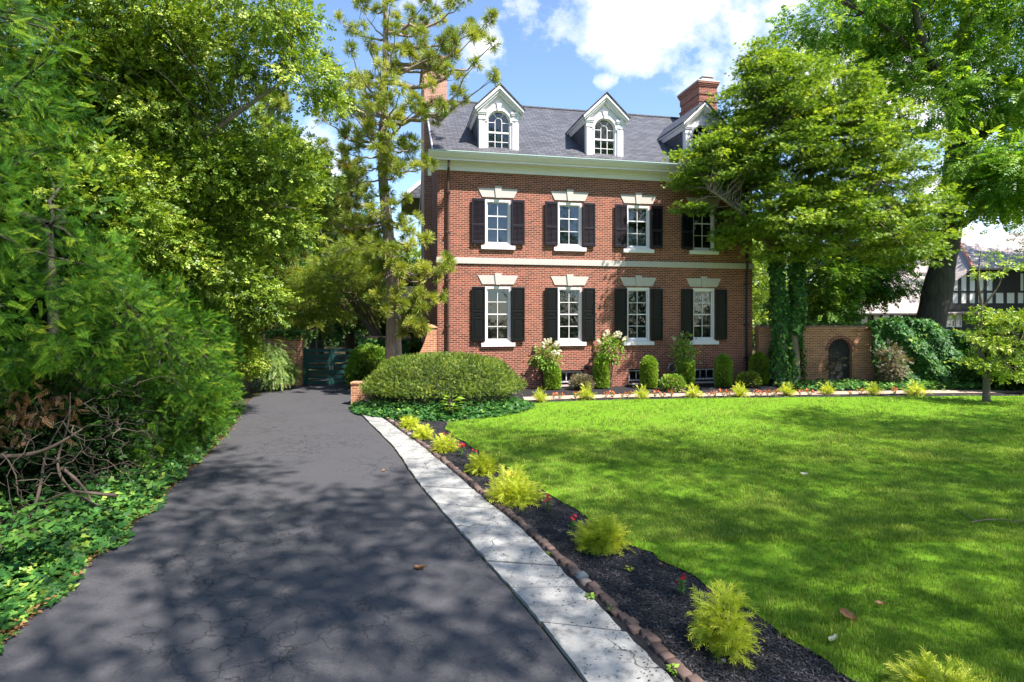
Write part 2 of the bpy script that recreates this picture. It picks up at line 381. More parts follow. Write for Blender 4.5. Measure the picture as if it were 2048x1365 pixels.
def thread(n=13, seed=2):
    r = random.Random(seed); P = []
    def strip(p, d, l, w0, t0, t1, dr):
        d = nrm(np.array(d, float)); s_ = nrm(np.cross(d, [0, 0, 1.])); pts = [np.array(p) + d * l * t + np.array([0, 0, -dr * l * t * t]) for t in (0, .5, 1)]
        for a in range(2):
            wa, wb = w0 * (1 - a * .4), w0 * (1 - (a + 1) * .4)
            ta, tb = t0 + (t1 - t0) * a / 2, t0 + (t1 - t0) * (a + 1) / 2
            P.append((np.array([pts[a] - s_ * wa, pts[a] + s_ * wa, pts[a + 1] + s_ * wb, pts[a + 1] - s_ * wb]), np.array([[0, 1, 2, 3]]), np.array([ta, ta, tb, tb])))
    strip((0, 0, 0), (0, 1, 0), 1, .022, -.35, .1, .2)
    for i in range(n):
        t = .25 + .7 * i / n; s_ = 1 if i % 2 else -1
        strip((0, t, -.25 * t * t), (s_ * r.uniform(.5, 1), r.uniform(.6, 1.1), r.uniform(-.2, .5)), r.uniform(.2, .36), .022, -.05, .3, r.uniform(-.1, .4))
    return merge_t(P)
def grasstuft(seed, n=6):
    r = random.Random(seed); P = []
    for i in range(n):
        a = r.uniform(0, 6.28); b = (r.uniform(-.6, .6), r.uniform(-.6, .6)); l = r.uniform(.6, 1.15); lean = r.uniform(.1, .55); ww = .045
        dx, dy = math.cos(a), math.sin(a)
        # z is forward (up) here: y axis = up
        p0 = np.array([b[0], 0, b[1]]); p1 = p0 + np.array([dx * lean * .4, .6 * l, dy * lean * .4]); p2 = p0 + np.array([dx * lean, l, dy * lean])
        s_ = np.array([-dy, 0, dx]) * ww
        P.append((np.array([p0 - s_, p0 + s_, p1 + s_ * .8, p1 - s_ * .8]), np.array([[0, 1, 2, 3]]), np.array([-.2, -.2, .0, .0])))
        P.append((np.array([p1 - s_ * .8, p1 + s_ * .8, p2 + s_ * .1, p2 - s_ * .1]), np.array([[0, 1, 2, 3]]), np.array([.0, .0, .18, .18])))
    return merge_t(P)
T_LEAF = merge_t([leafq(1, .55)]); T_SPRIG = sprig(); T_SPRIG5 = sprig(5, .45, .26, 1.2, 5); T_PIN = pinnate(); T_LOC = pinnate(5, .36, .17); T_YEW = needles(); T_YEWS = needles(7, .28, .05)
T_YEWF = needles(11, .25, .034, .05); T_BUSH = sprig(10, .3, .11, 1.4, 9); T_TUFT = tuft(30); T_IVY = ivyleaf(); T_THREAD = thread(); T_WHORL = merge_t([leafq(.8, .3, .1, (0, 0, 0), a, .25, random.uniform(-.1, .1)) for a in np.arange(0, 6.28, 1.05)])

def lobe_points(lobes, shell=(.55, 1.0), rs=rng, zcut=-.75):
    """lobe: (cx,cy,cz,rx,ry,rz,n) -> clump centres and outward directions"""
    Ps, Ds = [], []
    for (cx, cy, cz, rx, ry, rz, n) in lobes:
        d = nrm(rs.normal(0, 1, (int(n * 1.6) + 4, 3))); d = d[d[:, 2] > zcut][:n]
        r_ = rs.uniform(shell[0] ** 2, shell[1] ** 2, (len(d), 1)) ** .5
        r_ = r_ * (1 + .12 * np.sin(d[:, :1] * 5 + cx) * np.cos(d[:, 2:] * 6 + cy))
        Ps.append(np.array([cx, cy, cz]) + d * r_ * np.array([rx, ry, rz])); Ds.append(nrm(d / np.array([rx, ry, rz])))
    return np.concatenate(Ps), np.concatenate(Ds)
def clump_leaves(cp, cdir, per, rad, flat=.5, droop=.15, ctint=(.5, .18), rs=rng, outward=.6):
    n = len(cp); j = rs.normal(0, 1, (n, per, 3)); j *= (rs.uniform(.35, 1, (n, per, 1))) ** .6
    sz = rs.uniform(.6, 1.3, (n, 1, 1)) * rad
    off = j * np.array([.55, .55, .55 * flat]) * sz
    pos = (cp[:, None] + off).reshape(-1, 3)
    f = nrm(off + 1e-6) * .8 + cdir[:, None] * outward + rs.normal(0, .35, off.shape); f[..., 2] -= droop
    f = f.reshape(-1, 3)
    up = np.array([0, 0, .9]) + rs.normal(0, .6, f.shape) + np.repeat(cdir, per, 0) * .4
    t = np.repeat(rs.normal(ctint[0], ctint[1], n), per) + rs.normal(0, .1, n * per)
    return pos, f, up, t
def tree(name, label, cat, base, trunk, lobes, leafmat, barkmat, tmpl=T_SPRIG, leaf=.3, per=14, rad=.6, flat=.5, shell=(.5, 1.0), droop=.15,
         nbr=60, br=.03, group=None, seed=1, ctint=(.5, .18), zcut=-.75, tj=.12, nside=10, extra=None):
    rs = np.random.default_rng(seed)
    t = thing(name, label, cat, (base[0], base[1], 0), 0, group)
    B = np.array([base[0], base[1], 0.])
    groups = []
    for pts, rad_ in trunk:
        P = np.array(pts, float)
        k = max(8, len(P) * 5); s_ = np.linspace(0, len(P) - 1, k); Q = np.stack([np.interp(s_, range(len(P)), P[:, i]) for i in range(3)], 1)
        if len(P) > 2:
            for _ in range(3): Q[1:-1] = (Q[:-2] + 2 * Q[1:-1] + Q[2:]) / 4
        rr = np.interp(s_, range(len(P)), rad_); rr = rr * (1 + rs.normal(0, .04, k))
        groups.append(tube_arr(Q - B, rr, nside))
    cp, cdir = lobe_points(lobes, shell, rs, zcut)
    if nbr:
        allT = np.concatenate([np.array(p, float) for p, _ in trunk]); allT = allT[allT[:, 2] > 1.0] if (allT[:, 2] > 1.0).any() else allT
        sel = rs.choice(len(cp), min(nbr, len(cp)), replace=False)
        # finer nodes along the trunk
        nodes = []
        for pts, _ in trunk:
            P = np.array(pts, float); s_ = np.linspace(0, len(P) - 1, 24); nodes.append(np.stack([np.interp(s_, range(len(P)), P[:, i]) for i in range(3)], 1))
        nodes = np.concatenate(nodes); nodes = nodes[nodes[:, 2] > min(1.2, nodes[:, 2].max() * .3)]
        for i in sel:
            q = cp[i]; dd = np.linalg.norm(nodes - q + np.array([0, 0, .6]), axis=1); a = nodes[np.argmin(dd + rs.uniform(0, .8, len(dd)))]
            L = np.linalg.norm(q - a); P = curve(a, q, (rs.normal(0, .06 * L), rs.normal(0, .06 * L), rs.uniform(-.02, .12) * L), 7, .025 * L, rs)
            r0 = br * (.6 + .25 * L); groups.append(tube_arr(P - B, np.linspace(r0, r0 * .2, 7), 5))
    rawmesh('trunk', groups, barkmat, t, smooth=True)
    pos, f, up, ti = clump_leaves(cp, cdir, per, rad, flat, droop, ctint, rs)
    sc = leaf * rs.uniform(.7, 1.25, len(pos))
    scatter('crown', tmpl, pos - B, f, up, sc, ti, leafmat, t, tj, rs)
    return t

# ================================================================== SETTING
def poly_sheet(name, pts, z, m, thick=0):
    me = bpy.data.meshes.new(name)
    tr = tessellate_polygon([[Vector((p[0], p[1], 0)) for p in pts]])
    V = [(p[0], p[1], z) for p in pts]; Fc = []
    for t in tr:
        a, b, c = (pts[i] for i in t); ccw = (b[0] - a[0]) * (c[1] - a[1]) - (b[1] - a[1]) * (c[0] - a[0]) > 0
        Fc.append(tuple(t) if ccw else tuple(t)[::-1])
    me.from_pydata(V, [], Fc); me.update(); me.materials.append(m)
    o = bpy.data.objects.new(name, me); C.objects.link(o); o['kind'] = 'structure'; return o
def smooth_line(P, per=5):
    P = np.array(P, float); s_ = np.linspace(0, len(P) - 1, (len(P) - 1) * per + 1)
    Q = np.stack([np.interp(s_, range(len(P)), P[:, i]) for i in range(P.shape[1])], 1)
    for _ in range(6): Q[1:-1] = (Q[:-2] + 2 * Q[1:-1] + Q[2:]) / 4
    return Q
def Gp(px, py, z=0.):
    Y = F * (H - z) / (py - HY); return ((px - 1024) / F * Y, Y)

# ground materials
def mat_ground():
    m_, n = newmat('soil_and_litter'); o = n.add('ShaderNodeTexCoord').outputs['Object']
    f = n.noise(o, .8, 6, .6); f2 = n.noise(o, 14, 5, .7)
    c = n.mix(n.ramp(f, [(.4, 0.0), (.6, 1.0)]), (.045, .065, .018), (.05, .038, .026)); c = n.mix(n.math('MULTIPLY', f2, .6), c, (.10, .08, .045))
    bp = n.add('ShaderNodeBump', {'Height': f2, 'Strength': .8, 'Distance': .03}).outputs[0]
    finish(n, n.add('ShaderNodeBsdfPrincipled', {'Base Color': c, 'Roughness': .95, 'Specular IOR Level': .1, 'Normal': bp})); return m_
def mat_lawn():
    m_, n = newmat('lawn_turf'); o = n.add('ShaderNodeTexCoord').outputs['Object']
    f = n.noise(o, 1.1, 5, .6); f2 = n.noise(o, 60, 4, .7)
    c = n.mix(f, (.13, .28, .012), (.19, .36, .022)); c = n.mix(n.math('MULTIPLY', f2, .45), c, (.06, .14, .01))
    bp = n.add('ShaderNodeBump', {'Height': f2, 'Strength': .9, 'Distance': .03}).outputs[0]
    finish(n, n.add('ShaderNodeBsdfPrincipled', {'Base Color': c, 'Roughness': .9, 'Specular IOR Level': .1, 'Normal': bp})); return m_
def mat_asphalt():
    m_, n = newmat('asphalt'); o = n.add('ShaderNodeTexCoord').outputs['Object']
    warp = n.add('ShaderNodeVectorMath', {0: o, 1: n.add('ShaderNodeVectorMath', {0: n.noise(o, 5, 4, .6, 1), 'Scale': .38}, operation='SCALE').outputs[0]}, operation='ADD').outputs[0]
    v = n.add('ShaderNodeTexVoronoi', {'Vector': warp, 'Scale': 3.1}, feature='DISTANCE_TO_EDGE').outputs[0]
    v2 = n.add('ShaderNodeTexVoronoi', {'Vector': warp, 'Scale': 8.5}, feature='DISTANCE_TO_EDGE').outputs[0]
    where = n.ramp(n.noise(o, .55, 3, .5), [(.42, 0.0), (.60, 1.0)])
    cr = n.math('MULTIPLY', n.ramp(v, [(0, 1.0), (.012, .75), (.028, 0.0)]), where)
    where2 = n.ramp(n.noise(o, .9, 3, .5), [(.5, 0.0), (.62, .8)])
    cr = n.math('MAXIMUM', cr, n.math('MULTIPLY', n.ramp(v2, [(0, 1.0), (.035, 0.0)]), where2))
    fine = n.noise(o, 75, 5, .8); bigf = n.noise(o, .9, 5, .6)
    c = n.mix(bigf, (.034, .033, .039), (.052, .050, .057)); c = n.mix(n.ramp(fine, [(.35, .0), (.72, .8)]), c, (.10, .10, .105)); stn = n.ramp(n.noise(o, .45, 6, .65), [(.45, 0.0), (.7, .35)]); c = n.mix(stn, c, (.075, .073, .074))
    c = n.mix(n.math('MULTIPLY', cr, .85), c, (.010, .012, .014))
    spots = n.ramp(n.add('ShaderNodeTexVoronoi', {'Vector': o, 'Scale': 9.0}).outputs[0], [(.0, 1.0), (.035, 0.0)])
    c = n.mix(n.math('MULTIPLY', spots, .35), c, (.3, .3, .3))
    h = n.math('SUBTRACT', n.math('MULTIPLY', fine, .35), n.math('MULTIPLY', cr, 1.0)); h = n.math('ADD', h, n.math('MULTIPLY', bigf, .6))
    bp = n.add('ShaderNodeBump', {'Height': h, 'Strength': .55, 'Distance': .012}).outputs[0]
    finish(n, n.add('ShaderNodeBsdfPrincipled', {'Base Color': c, 'Roughness': .72, 'Specular IOR Level': .35, 'Normal': bp})); return m_
def mat_slab():
    m_, n = newmat('flagstone'); o = n.add('ShaderNodeTexCoord').outputs['Object']
    f = n.noise(o, 3.5, 7, .65); f2 = n.noise(o, 30, 5, .7); wv = n.noise(o, 1.2, 4, .6, 1)
    cv = n.add('ShaderNodeTexVoronoi', {'Vector': n.add('ShaderNodeVectorMath', {0: o, 1: wv}, operation='ADD').outputs[0], 'Scale': 1.1}, feature='DISTANCE_TO_EDGE').outputs[0]
    cr = n.math('MULTIPLY', n.ramp(cv, [(0, 1.0), (.012, 0.0)]), n.ramp(n.noise(o, 1.0, 2), [(.5, 0.0), (.55, 1.0)]))
    c = n.mix(n.ramp(f, [(.35, 0.0), (.68, 1.0)]), (.24, .24, .235), (.44, .435, .415)); c = n.mix(n.math('MULTIPLY', f2, .5), c, (.15, .15, .14))
    c = n.mix(cr, c, (.06, .055, .05))
    st = n.ramp(n.noise(o, 9, 5, .7), [(.52, 0.0), (.66, .75)]); c = n.mix(st, c, (.11, .105, .095))
    bp = n.add('ShaderNodeBump', {'Height': n.math('SUBTRACT', n.math('ADD', f, n.math('MULTIPLY', f2, .3)), cr), 'Strength': .5, 'Distance': .02}).outputs[0]
    finish(n, n.add('ShaderNodeBsdfPrincipled', {'Base Color': c, 'Roughness': .85, 'Specular IOR Level': .25, 'Normal': bp})); return m_
def mat_mulch():
    m_, n = newmat('black_mulch'); o = n.add('ShaderNodeTexCoord').outputs['Object']
    f = n.noise(o, 55, 5, .75)
    c = n.ramp(f, [(.3, (.008, .008, .010)), (.6, (.024, .023, .027)), (.8, (.06, .055, .06))])
    bp = n.add('ShaderNodeBump', {'Height': f, 'Strength': 1.0, 'Distance': .03}).outputs[0]
    finish(n, n.add('ShaderNodeBsdfPrincipled', {'Base Color': c, 'Roughness': .8, 'Specular IOR Level': .35, 'Normal': bp})); return m_
def mat_rowbrick(name, c1, c2):
    m_, n = newmat(name); a = n.add('ShaderNodeAttribute', attribute_name='tint').outputs['Fac']; o = n.add('ShaderNodeTexCoord').outputs['Object']
    f = n.noise(o, 26, 5, .7)
    c = n.ramp(a, [(0, c1), (.8, c2), (.9, (.26, .26, .25)), (1, (.34, .34, .32))]); c = n.mix(n.math('MULTIPLY', f, .55), c, (.10, .085, .075))
    bp = n.add('ShaderNodeBump', {'Height': f, 'Strength': .6, 'Distance': .01}).outputs[0]
    finish(n, n.add('ShaderNodeBsdfPrincipled', {'Base Color': c, 'Roughness': .9, 'Specular IOR Level': .2, 'Normal': bp})); return m_
M['mulch'] = mat_mulch(); M['mulchchip'] = foliage('mulch_chips', [(0, (.006, .006, .008)), (.7, (.03, .028, .033)), (1, (.09, .085, .09))], .0, .7, .4)

poly_sheet('ground', [(-150, -60), (160, -60), (160, 260), (-150, 260)], 0, mat_ground())
drive_L = [(-2.0, -14), (-3.0, -2), (-3.7, 2.5), (-4.1, 4.56), (-4.6, 6.59), (-4.9, 7.71), (-5.51, 9.73), (-5.98, 11.65), (-6.73, 13.83), (-7.8, 16.53), (-8.6, 19.0), (-8.6, 20.9), (-8.1, 22.5), (-8.1, 34)]
drive_R = [(6, -14), (2.6, -2), (1.1, 2.5), (.5, 4.06), (.16, 4.98), (-.12, 5.65), (-.59, 6.74), (-1.17, 8.13), (-1.69, 9.42), (-2.3, 11.21), (-3.18, 13.21), (-4.25, 15.66), (-4.95, 17.2), (-4.95, 19.0), (-5.6, 21.5), (-5.9, 22.4), (-5.9, 34)]
dL, dR = smooth_line(drive_L), smooth_line(drive_R)
dL[:, 0] += .03 * np.sin(dL[:, 1] * 7) + .02 * np.sin(dL[:, 1] * 17)
poly_sheet('driveway', [tuple(p) for p in dL] + [tuple(p) for p in dR[::-1]], .008, mat_asphalt())
slab_R = [(7.2, -14), (3.4, -2), (1.75, 2.5), (1.13, 4.06), (.9, 4.78), (.54, 5.76), (.21, 6.74), (-.16, 7.6), (-.83, 9.13), (-1.44, 10.61), (-2.12, 12.13), (-2.66, 13.21), (-3.62, 15.25), (-4.3, 16.85)]
sR = smooth_line(slab_R); 
bedge = smooth_line([(7.4, -14), (3.6, -2), (1.98, 2.5), (1.34, 4.06), (1.1, 4.75), (.75, 5.65), (.25, 6.9), (-.29, 8.13), (-.95, 9.7), (-1.75, 11.6), (-2.45, 13.1), (-3.3, 14.9), (-3.95, 16.6)])
lawn_edge = [(7.5, -14), (4.6, -2), (3.3, 2), (2.41, 4.06), (2.2, 4.67), (1.66, 5.99), (1.29, 6.52), (.74, 7.91), (-.12, 9.73), (-.73, 11.21), (-1.38, 12.64), (-1.75, 13.9), (-.6, 14.7), (.1, 16.2), (.7, 17.3), (2.74, 17.72), (6.0, 18.15), (9.3, 18.38), (14.32, 18.61), (22, 18.9), (40, 19)]
lE = smooth_line(lawn_edge)
lE += np.stack([.035 * np.sin(np.arange(len(lE)) * 1.9), .03 * np.cos(np.arange(len(lE)) * 2.3)], 1)
poly_sheet('mulch_bed', [(p[0] - .02, p[1]) for p in sR[:56]] + [(-3.0, 14.6), (-1.9, 14.0)] + [tuple(p) for p in lE[:56][::-1]], .020, M['mulch'])
poly_sheet('house_bed', [(-4.3, 16.9), (-4.3, 20.6), (9.6, 23.2), (24, 23), (24, 18.9), (14.3, 18.5), (9.3, 18.3), (2.74, 17.65), (.5, 17.0), (-.3, 15.1), (-1.8, 13.8), (-2.7, 13.3), (-3.6, 15.1)], .014, M['mulch'])
lawn_poly = [tuple(p) for p in lE] + [(40, -14)]
poly_sheet('lawn', lawn_poly, .034, mat_lawn())
M['walkbrick'] = plain('pale_brick_paving', (.42, .30, .23), .9, .25, 9, .3, 30)
wp = smooth_line([(.4, 17.75), (2.5, 18.25), (5.5, 18.65), (9.3, 18.95), (13, 19.35), (17, 19.6), (24, 19.9)])
poly_sheet('garden_path', [tuple(p) for p in wp] + [(p[0] - .05, p[1] + .75) for p in wp[::-1]], .026, M['walkbrick'])

# flagstone strip: cracked slabs beside the drive
def strip_slabs():
    me_v, me_f = [], []; rs = random.Random(4)
    cuts = [-14, -11, -8, -5, -2.5, -.4, 1.3, 2.7, 3.75, 4.72, 5.42, 5.95, 6.75, 7.75, 8.6, 9.3, 10.2, 11.3, 12.6, 14.0, 15.4, 17.0]
    off = [rs.uniform(-.13, .13) for _ in cuts]
    fl = lambda Q, y: float(np.interp(y, Q[:, 1], Q[:, 0]))
    for a, b, oa, ob in zip(cuts, cuts[1:], off, off[1:]):
        g = .012; k = 7; tl, tr_ = rs.uniform(-.06, .06), rs.uniform(-.06, .06); z = .034 + rs.uniform(-.004, .006)
        left = [(fl(dR, y) + .012 + rs.uniform(-.004, .018), y) for y in np.linspace(a + g - oa, b - g - ob, k)]
        right = [(fl(sR, y) - .01 + rs.uniform(-.02, .004), y + (tr_ if i in (0, k - 1) and 0 else 0)) for i, y in enumerate(np.linspace(a + g + oa, b - g + ob, k))]
        poly = left + right[::-1]
        base = len(me_v); n = len(poly)
        tilt = rs.uniform(-.003, .003)
        me_v += [(p[0], p[1], z + tilt * (p[1] - a)) for p in poly] + [(p[0], p[1], 0) for p in poly]
        me_f.append(tuple(range(base, base + n))[::-1])
        for i in range(n): j = (i + 1) % n; me_f.append((base + i, base + j, base + n + j, base + n + i))
    me = bpy.data.meshes.new('flagstone_path'); me.from_pydata(me_v, [], me_f); me.update(); me.materials.append(mat_slab())
    import bmesh
    bm = bmesh.new(); bm.from_mesh(me); bmesh.ops.recalc_face_normals(bm, faces=bm.faces); bm.to_mesh(me); bm.free()
    o = bpy.data.objects.new('flagstone_path', me); C.objects.link(o); o['kind'] = 'structure'
strip_slabs()
# brick kerb on edge
def brick_kerb(name, line, y0, y1, m, w_=.10, h=.085, step=.105, tilt=0):
    rs = np.random.default_rng(5); V, Fc, T = [], [], []
    seg = np.linalg.norm(np.diff(line, axis=0), axis=1); s_ = np.concatenate([[0], np.cumsum(seg)]); L = s_[-1]
    t = 0
    while t < L - .1:
        st = step * rs.uniform(.85, 1.25)
        a = np.array([np.interp(t + st / 2, s_, line[:, i]) for i in range(2)])
        b = np.array([np.interp(t + st / 2 + .05, s_, line[:, i]) for i in range(2)]); d = nrm(b - a); nn = np.array([d[1], -d[0]])
        if y0 < a[1] < y1:
            hh = h * rs.uniform(.94, 1.08); ww = w_ * rs.uniform(.85, 1.1); l = st * .485; ba = len(V); yaw = rs.normal(0, .035)
            d2 = d * math.cos(yaw) + nn * math.sin(yaw); n2 = np.array([d2[1], -d2[0]]); c0 = a + nn * rs.normal(0, .008)
            lean = rs.normal(.01, .012)
            for z, k, le in ((0, 1, 0), (hh * .85, 1, lean), (hh, .96, lean)):
                for sx, sy in ((-1, -1), (1, -1), (1, 1), (-1, 1)):
                    q = c0 + d2 * l * sx * (k if k == 1 else .93) + n2 * ww / 2 * sy * k + nn * le; V.append((q[0], q[1], z + (rs.normal(0, .003) if z else 0)))
            for r_ in range(2):
                for i in range(4): j = (i + 1) % 4; Fc.append((ba + r_ * 4 + i, ba + r_ * 4 + j, ba + r_ * 4 + 4 + j, ba + r_ * 4 + 4 + i))
            Fc.append((ba + 8, ba + 9, ba + 10, ba + 11)); ti = rs.uniform(0, .85) if rs.random() < .955 else .97; T += [ti] * 12
        t += st
    o = rawmesh(name, [(np.array(V), np.array(Fc))], m, None, tint=np.array(T)); o['kind'] = 'structure'
    import bmesh
    bm = bmesh.new(); bm.from_mesh(o.data); bmesh.ops.recalc_face_normals(bm, faces=bm.faces); bm.to_mesh(o.data); bm.free()
kl = (sR[:65] + 0); 
kerb_line = smooth_line([((a[0] * .45 + b[0] * .55), (a[1] + b[1]) / 2) for a, b in zip(sR[::6], [np.array([np.interp(p[1], bedge[:, 1], bedge[:, 0]), p[1]]) for p in sR[::6]])], 4)
brick_kerb('brick_kerb', kerb_line, 1.5, 17, mat_rowbrick('kerb_brick', (.09, .055, .045), (.19, .125, .10)), w_=.085, h=.052)

# mulch chips and grass blades --------------------------------------------
from mathutils import geometry as mg
def in_poly(P, poly):
    x, y = P[:, 0], P[:, 1]; ins = np.zeros(len(P), bool); q = np.array(poly); j = len(q) - 1
    for i in range(len(q)):
        xi, yi = q[i]; xj, yj = q[j]
        c = ((yi > y) != (yj > y)) & (x < (xj - xi) * (y - yi) / (yj - yi + 1e-12) + xi); ins ^= c; j = i
    return ins
rs = np.random.default_rng(11)
n = 46000; Y = 1 / rs.uniform(1 / 14.0, 1 / 3.2, n); Xm = np.interp(Y, bedge[:, 1], bedge[:, 0]); XM = np.interp(Y, lE[:60, 1], lE[:60, 0])
X = Xm + (XM - Xm) * rs.uniform(-.02, 1.03, n)
pos = np.stack([X, Y, .018 + rs.uniform(0, .018, n)], 1)
a = rs.uniform(0, 6.28, n); fw = np.stack([np.cos(a), np.sin(a), rs.normal(0, .3, n)], 1)
chip = merge_t([leafq(1, .3, .0)])
o = scatter('mulch_chips', chip, pos, fw, np.array([0, 0, 1.]) + rs.normal(0, .5, (n, 3)), .028 * rs.uniform(.5, 1.5, n), rs.uniform(0, 1, n), M['mulchchip'], None, .1, rs)
tag(o, 'loose black bark mulch chips covering the curved bed', 'mulch', kind='stuff')
rs = np.random.default_rng(12); n = 900; Y = 1 / rs.uniform(1 / 12.0, 1 / 3.6, n); xa = np.interp(Y, dR[:, 1], dR[:, 0]); xb = np.interp(Y, sR[:, 1], sR[:, 0])
X = xb - (xb - xa) * np.minimum(rs.gamma(1.1, .28, n), 1.3)
o = scatter('mulch_crumbs', chip, np.stack([X, Y, np.full(n, .042)], 1), rs.normal(0, 1, (n, 3)) * np.array([1, 1, .1]), np.array([0, 0, 1.]) + rs.normal(0, .3, (n, 3)), .022 * rs.uniform(.4, 1.7, n), rs.uniform(0, .5, n), M['mulchchip'], None, .1, rs)
tag(o, 'dark crumbs of mulch strewn over the flagstones beside the kerb', 'mulch', kind='stuff')
def grass(n, y0, y1, size, tm, seed, powr=1.0):
    rs = np.random.default_rng(seed)
    Y = 1 / rs.uniform(1 / y1, 1 / y0, n); X = Y * rs.uniform(-.45, 1.45, n)
    P = np.stack([X, Y], 1); k = in_poly(P, lawn_poly); P = P[k]; n = len(P)
    pos = np.concatenate([P, np.full((n, 1), .03)], 1)
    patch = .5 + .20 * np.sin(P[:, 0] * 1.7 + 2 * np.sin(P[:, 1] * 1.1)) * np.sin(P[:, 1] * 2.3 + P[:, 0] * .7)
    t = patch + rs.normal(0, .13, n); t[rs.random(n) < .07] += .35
    up = np.array([0, 0, 1.]) + rs.normal(0, .12, (n, 3)); a = rs.uniform(0, 6.28, n)
    sc = size * rs.uniform(.7, 1.3, n) * (1 + .25 * np.sin(P[:, 0] * 3.1) * np.cos(P[:, 1] * 2.7))
    return inst(tm[0], tm[1], pos, up, np.stack([np.cos(a), np.sin(a), 0 * a], 1), sc), (t[:, None] + tm[2][None]).ravel()
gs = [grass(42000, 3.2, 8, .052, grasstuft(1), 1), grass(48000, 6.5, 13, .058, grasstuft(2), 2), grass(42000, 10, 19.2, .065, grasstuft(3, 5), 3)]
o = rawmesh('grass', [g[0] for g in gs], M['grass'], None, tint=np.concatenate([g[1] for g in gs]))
tag(o, 'short bright green mown grass of the front lawn', 'grass', kind='stuff')

# ================================================================== BRICK HOUSE
HA = math.atan2(2.5, 12.18); HO = (-2.63, 20.1)
house = thing('brick_house', 'large red brick house with black shutters, slate roof and white dormers', 'house', (HO[0], HO[1], 0), HA)
def hw(s, y, z=0):   # house local -> world
    c, sn = math.cos(HA), math.sin(HA); return (HO[0] + s * c - y * sn, HO[1] + s * sn + y * c, z)
WL, DEP = 12.43, 10.2
CX = [2.17, 4.87, 7.58, 10.30]
UP = (5.20, 6.88); LO = (1.70, 3.75)
openings = []
for c in CX: openings += [(c - .47, c + .47, *UP), (c - .47, c + .47, *LO)]
base_w = [(4.42, 5.42), (7.2, 8.2), (9.87, 10.87)]
for a, b in base_w: openings.append((a, b, .12, .66))
m = MB()
xs = sorted({0, WL} | {o[0] for o in openings} | {o[1] for o in openings}); zs = sorted({-.3, 8.05} | {o[2] for o in openings} | {o[3] for o in openings})
for a, b in zip(xs, xs[1:]):
    for c, d in zip(zs, zs[1:]):
        mx_, mz = (a + b) / 2, (c + d) / 2
        if any(o[0] < mx_ < o[1] and o[2] < mz < o[3] for o in openings): continue
        m.quad((a, 0, c), (b, 0, c), (b, 0, d), (a, 0, d))
for x0, x1, z0, z1 in openings:
    d = .28
    m.quad((x0, 0, z0), (x0, 0, z1), (x0, d, z1), (x0, d, z0)); m.quad((x1, 0, z1), (x1, 0, z0), (x1, d, z0), (x1, d, z1))
    m.quad((x0, 0, z1), (x1, 0, z1), (x1, d, z1), (x0, d, z1)); m.quad((x0, d, z0), (x1, d, z0), (x1, 0, z0), (x0, 0, z0))
RZ = lambda y: 8.36 + .69 * (y + .5)
ridge = RZ(5.1)
for x, fl in ((0, 1), (WL, 0)):
    q = [(x, 0, -.3), (x, 0, RZ(0) - .08), (x, 5.1, ridge - .08), (x, DEP, RZ(0) - .08), (x, DEP, -.3)]
    m.quad(*(q if fl else q[::-1]))
m.quad((WL, DEP, -.3), (0, DEP, -.3), (0, DEP, 8.3), (WL, DEP, 8.3))
m.build('wall', M['brick'], house)
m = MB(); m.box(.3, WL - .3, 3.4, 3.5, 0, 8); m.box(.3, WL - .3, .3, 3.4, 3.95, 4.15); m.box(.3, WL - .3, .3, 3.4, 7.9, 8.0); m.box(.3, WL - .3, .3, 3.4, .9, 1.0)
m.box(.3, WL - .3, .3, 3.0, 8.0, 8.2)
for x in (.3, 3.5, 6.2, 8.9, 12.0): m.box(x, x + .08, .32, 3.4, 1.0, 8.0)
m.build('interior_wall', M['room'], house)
# string course + water table
m = MB(); m.box(-.04, WL + .04, -.05, .1, 4.53, 4.75); m.build('string_course', M['stone'], house, bevel=.008)
# cornice
m = MB(); prof = [(0.05, 7.82), (-.07, 7.82), (-.07, 7.96), (-.11, 8.0), (-.11, 8.05), (-.17, 8.09), (-.42, 8.09), (-.42, 8.15), (-.47, 8.17), (-.57, 8.27), (-.60, 8.30), (-.60, 8.34), (-.48, 8.36), (.05, 8.36)]
m.prism([(-.34, p[0], p[1]) for p in prof], 0, (WL + .68, 0, 0))
m.prism([(-.34, -.07, 8.09), (-.34, -.07, 7.6), (-.34, 0.02, 7.6), (-.34, .25, 8.09)], 0, (.12, 0, 0))
m.build('cornice', M['white'], house)
m = MB(); m.box(-.37, WL + .37, -.625, -.47, 8.343, 8.37); m.build('gutter', M['verdigris'], house)
# roof
m = MB(); e = .06
for sgn in (0, 1):
    def P_(x, y): return (x, y if not sgn else DEP - y, RZ(y))
    a, b, c, d = P_(-.16, -.5), P_(WL + .16, -.5), P_(WL + .16, 5.1), P_(-.16, 5.1)
    if sgn: a, b, c, d = b, a, d, c
    lo = lambda p: (p[0], p[1], p[2] - e)
    m.quad(a, b, c, d); m.quad(lo(d), lo(c), lo(b), lo(a)); m.quad(a, lo(a), lo(b), b); m.quad(b, lo(b), lo(c), c); m.quad(d, lo(d), lo(a), a)
roof = m.build('roof', M['slate'], house)
m = MB(); m.box(-.17, WL + .17, 5.02, 5.18, ridge - .02, ridge + .035); m.build('ridge_cap', M['slate'], roof)
for x in (-.2, WL + .17):
    m = MB(); m.prism([(x, -.45, RZ(-.45) - .02), (x, 5.1, ridge - .02), (x, DEP + .45, RZ(-.45) - .02), (x, DEP + .3, RZ(-.45) - .12), (x, 5.1, ridge - .25), (x, -.3, RZ(-.45) - .12)], 0, (.03, 0, 0))
    m.build('gable_trim', M['white'], roof)
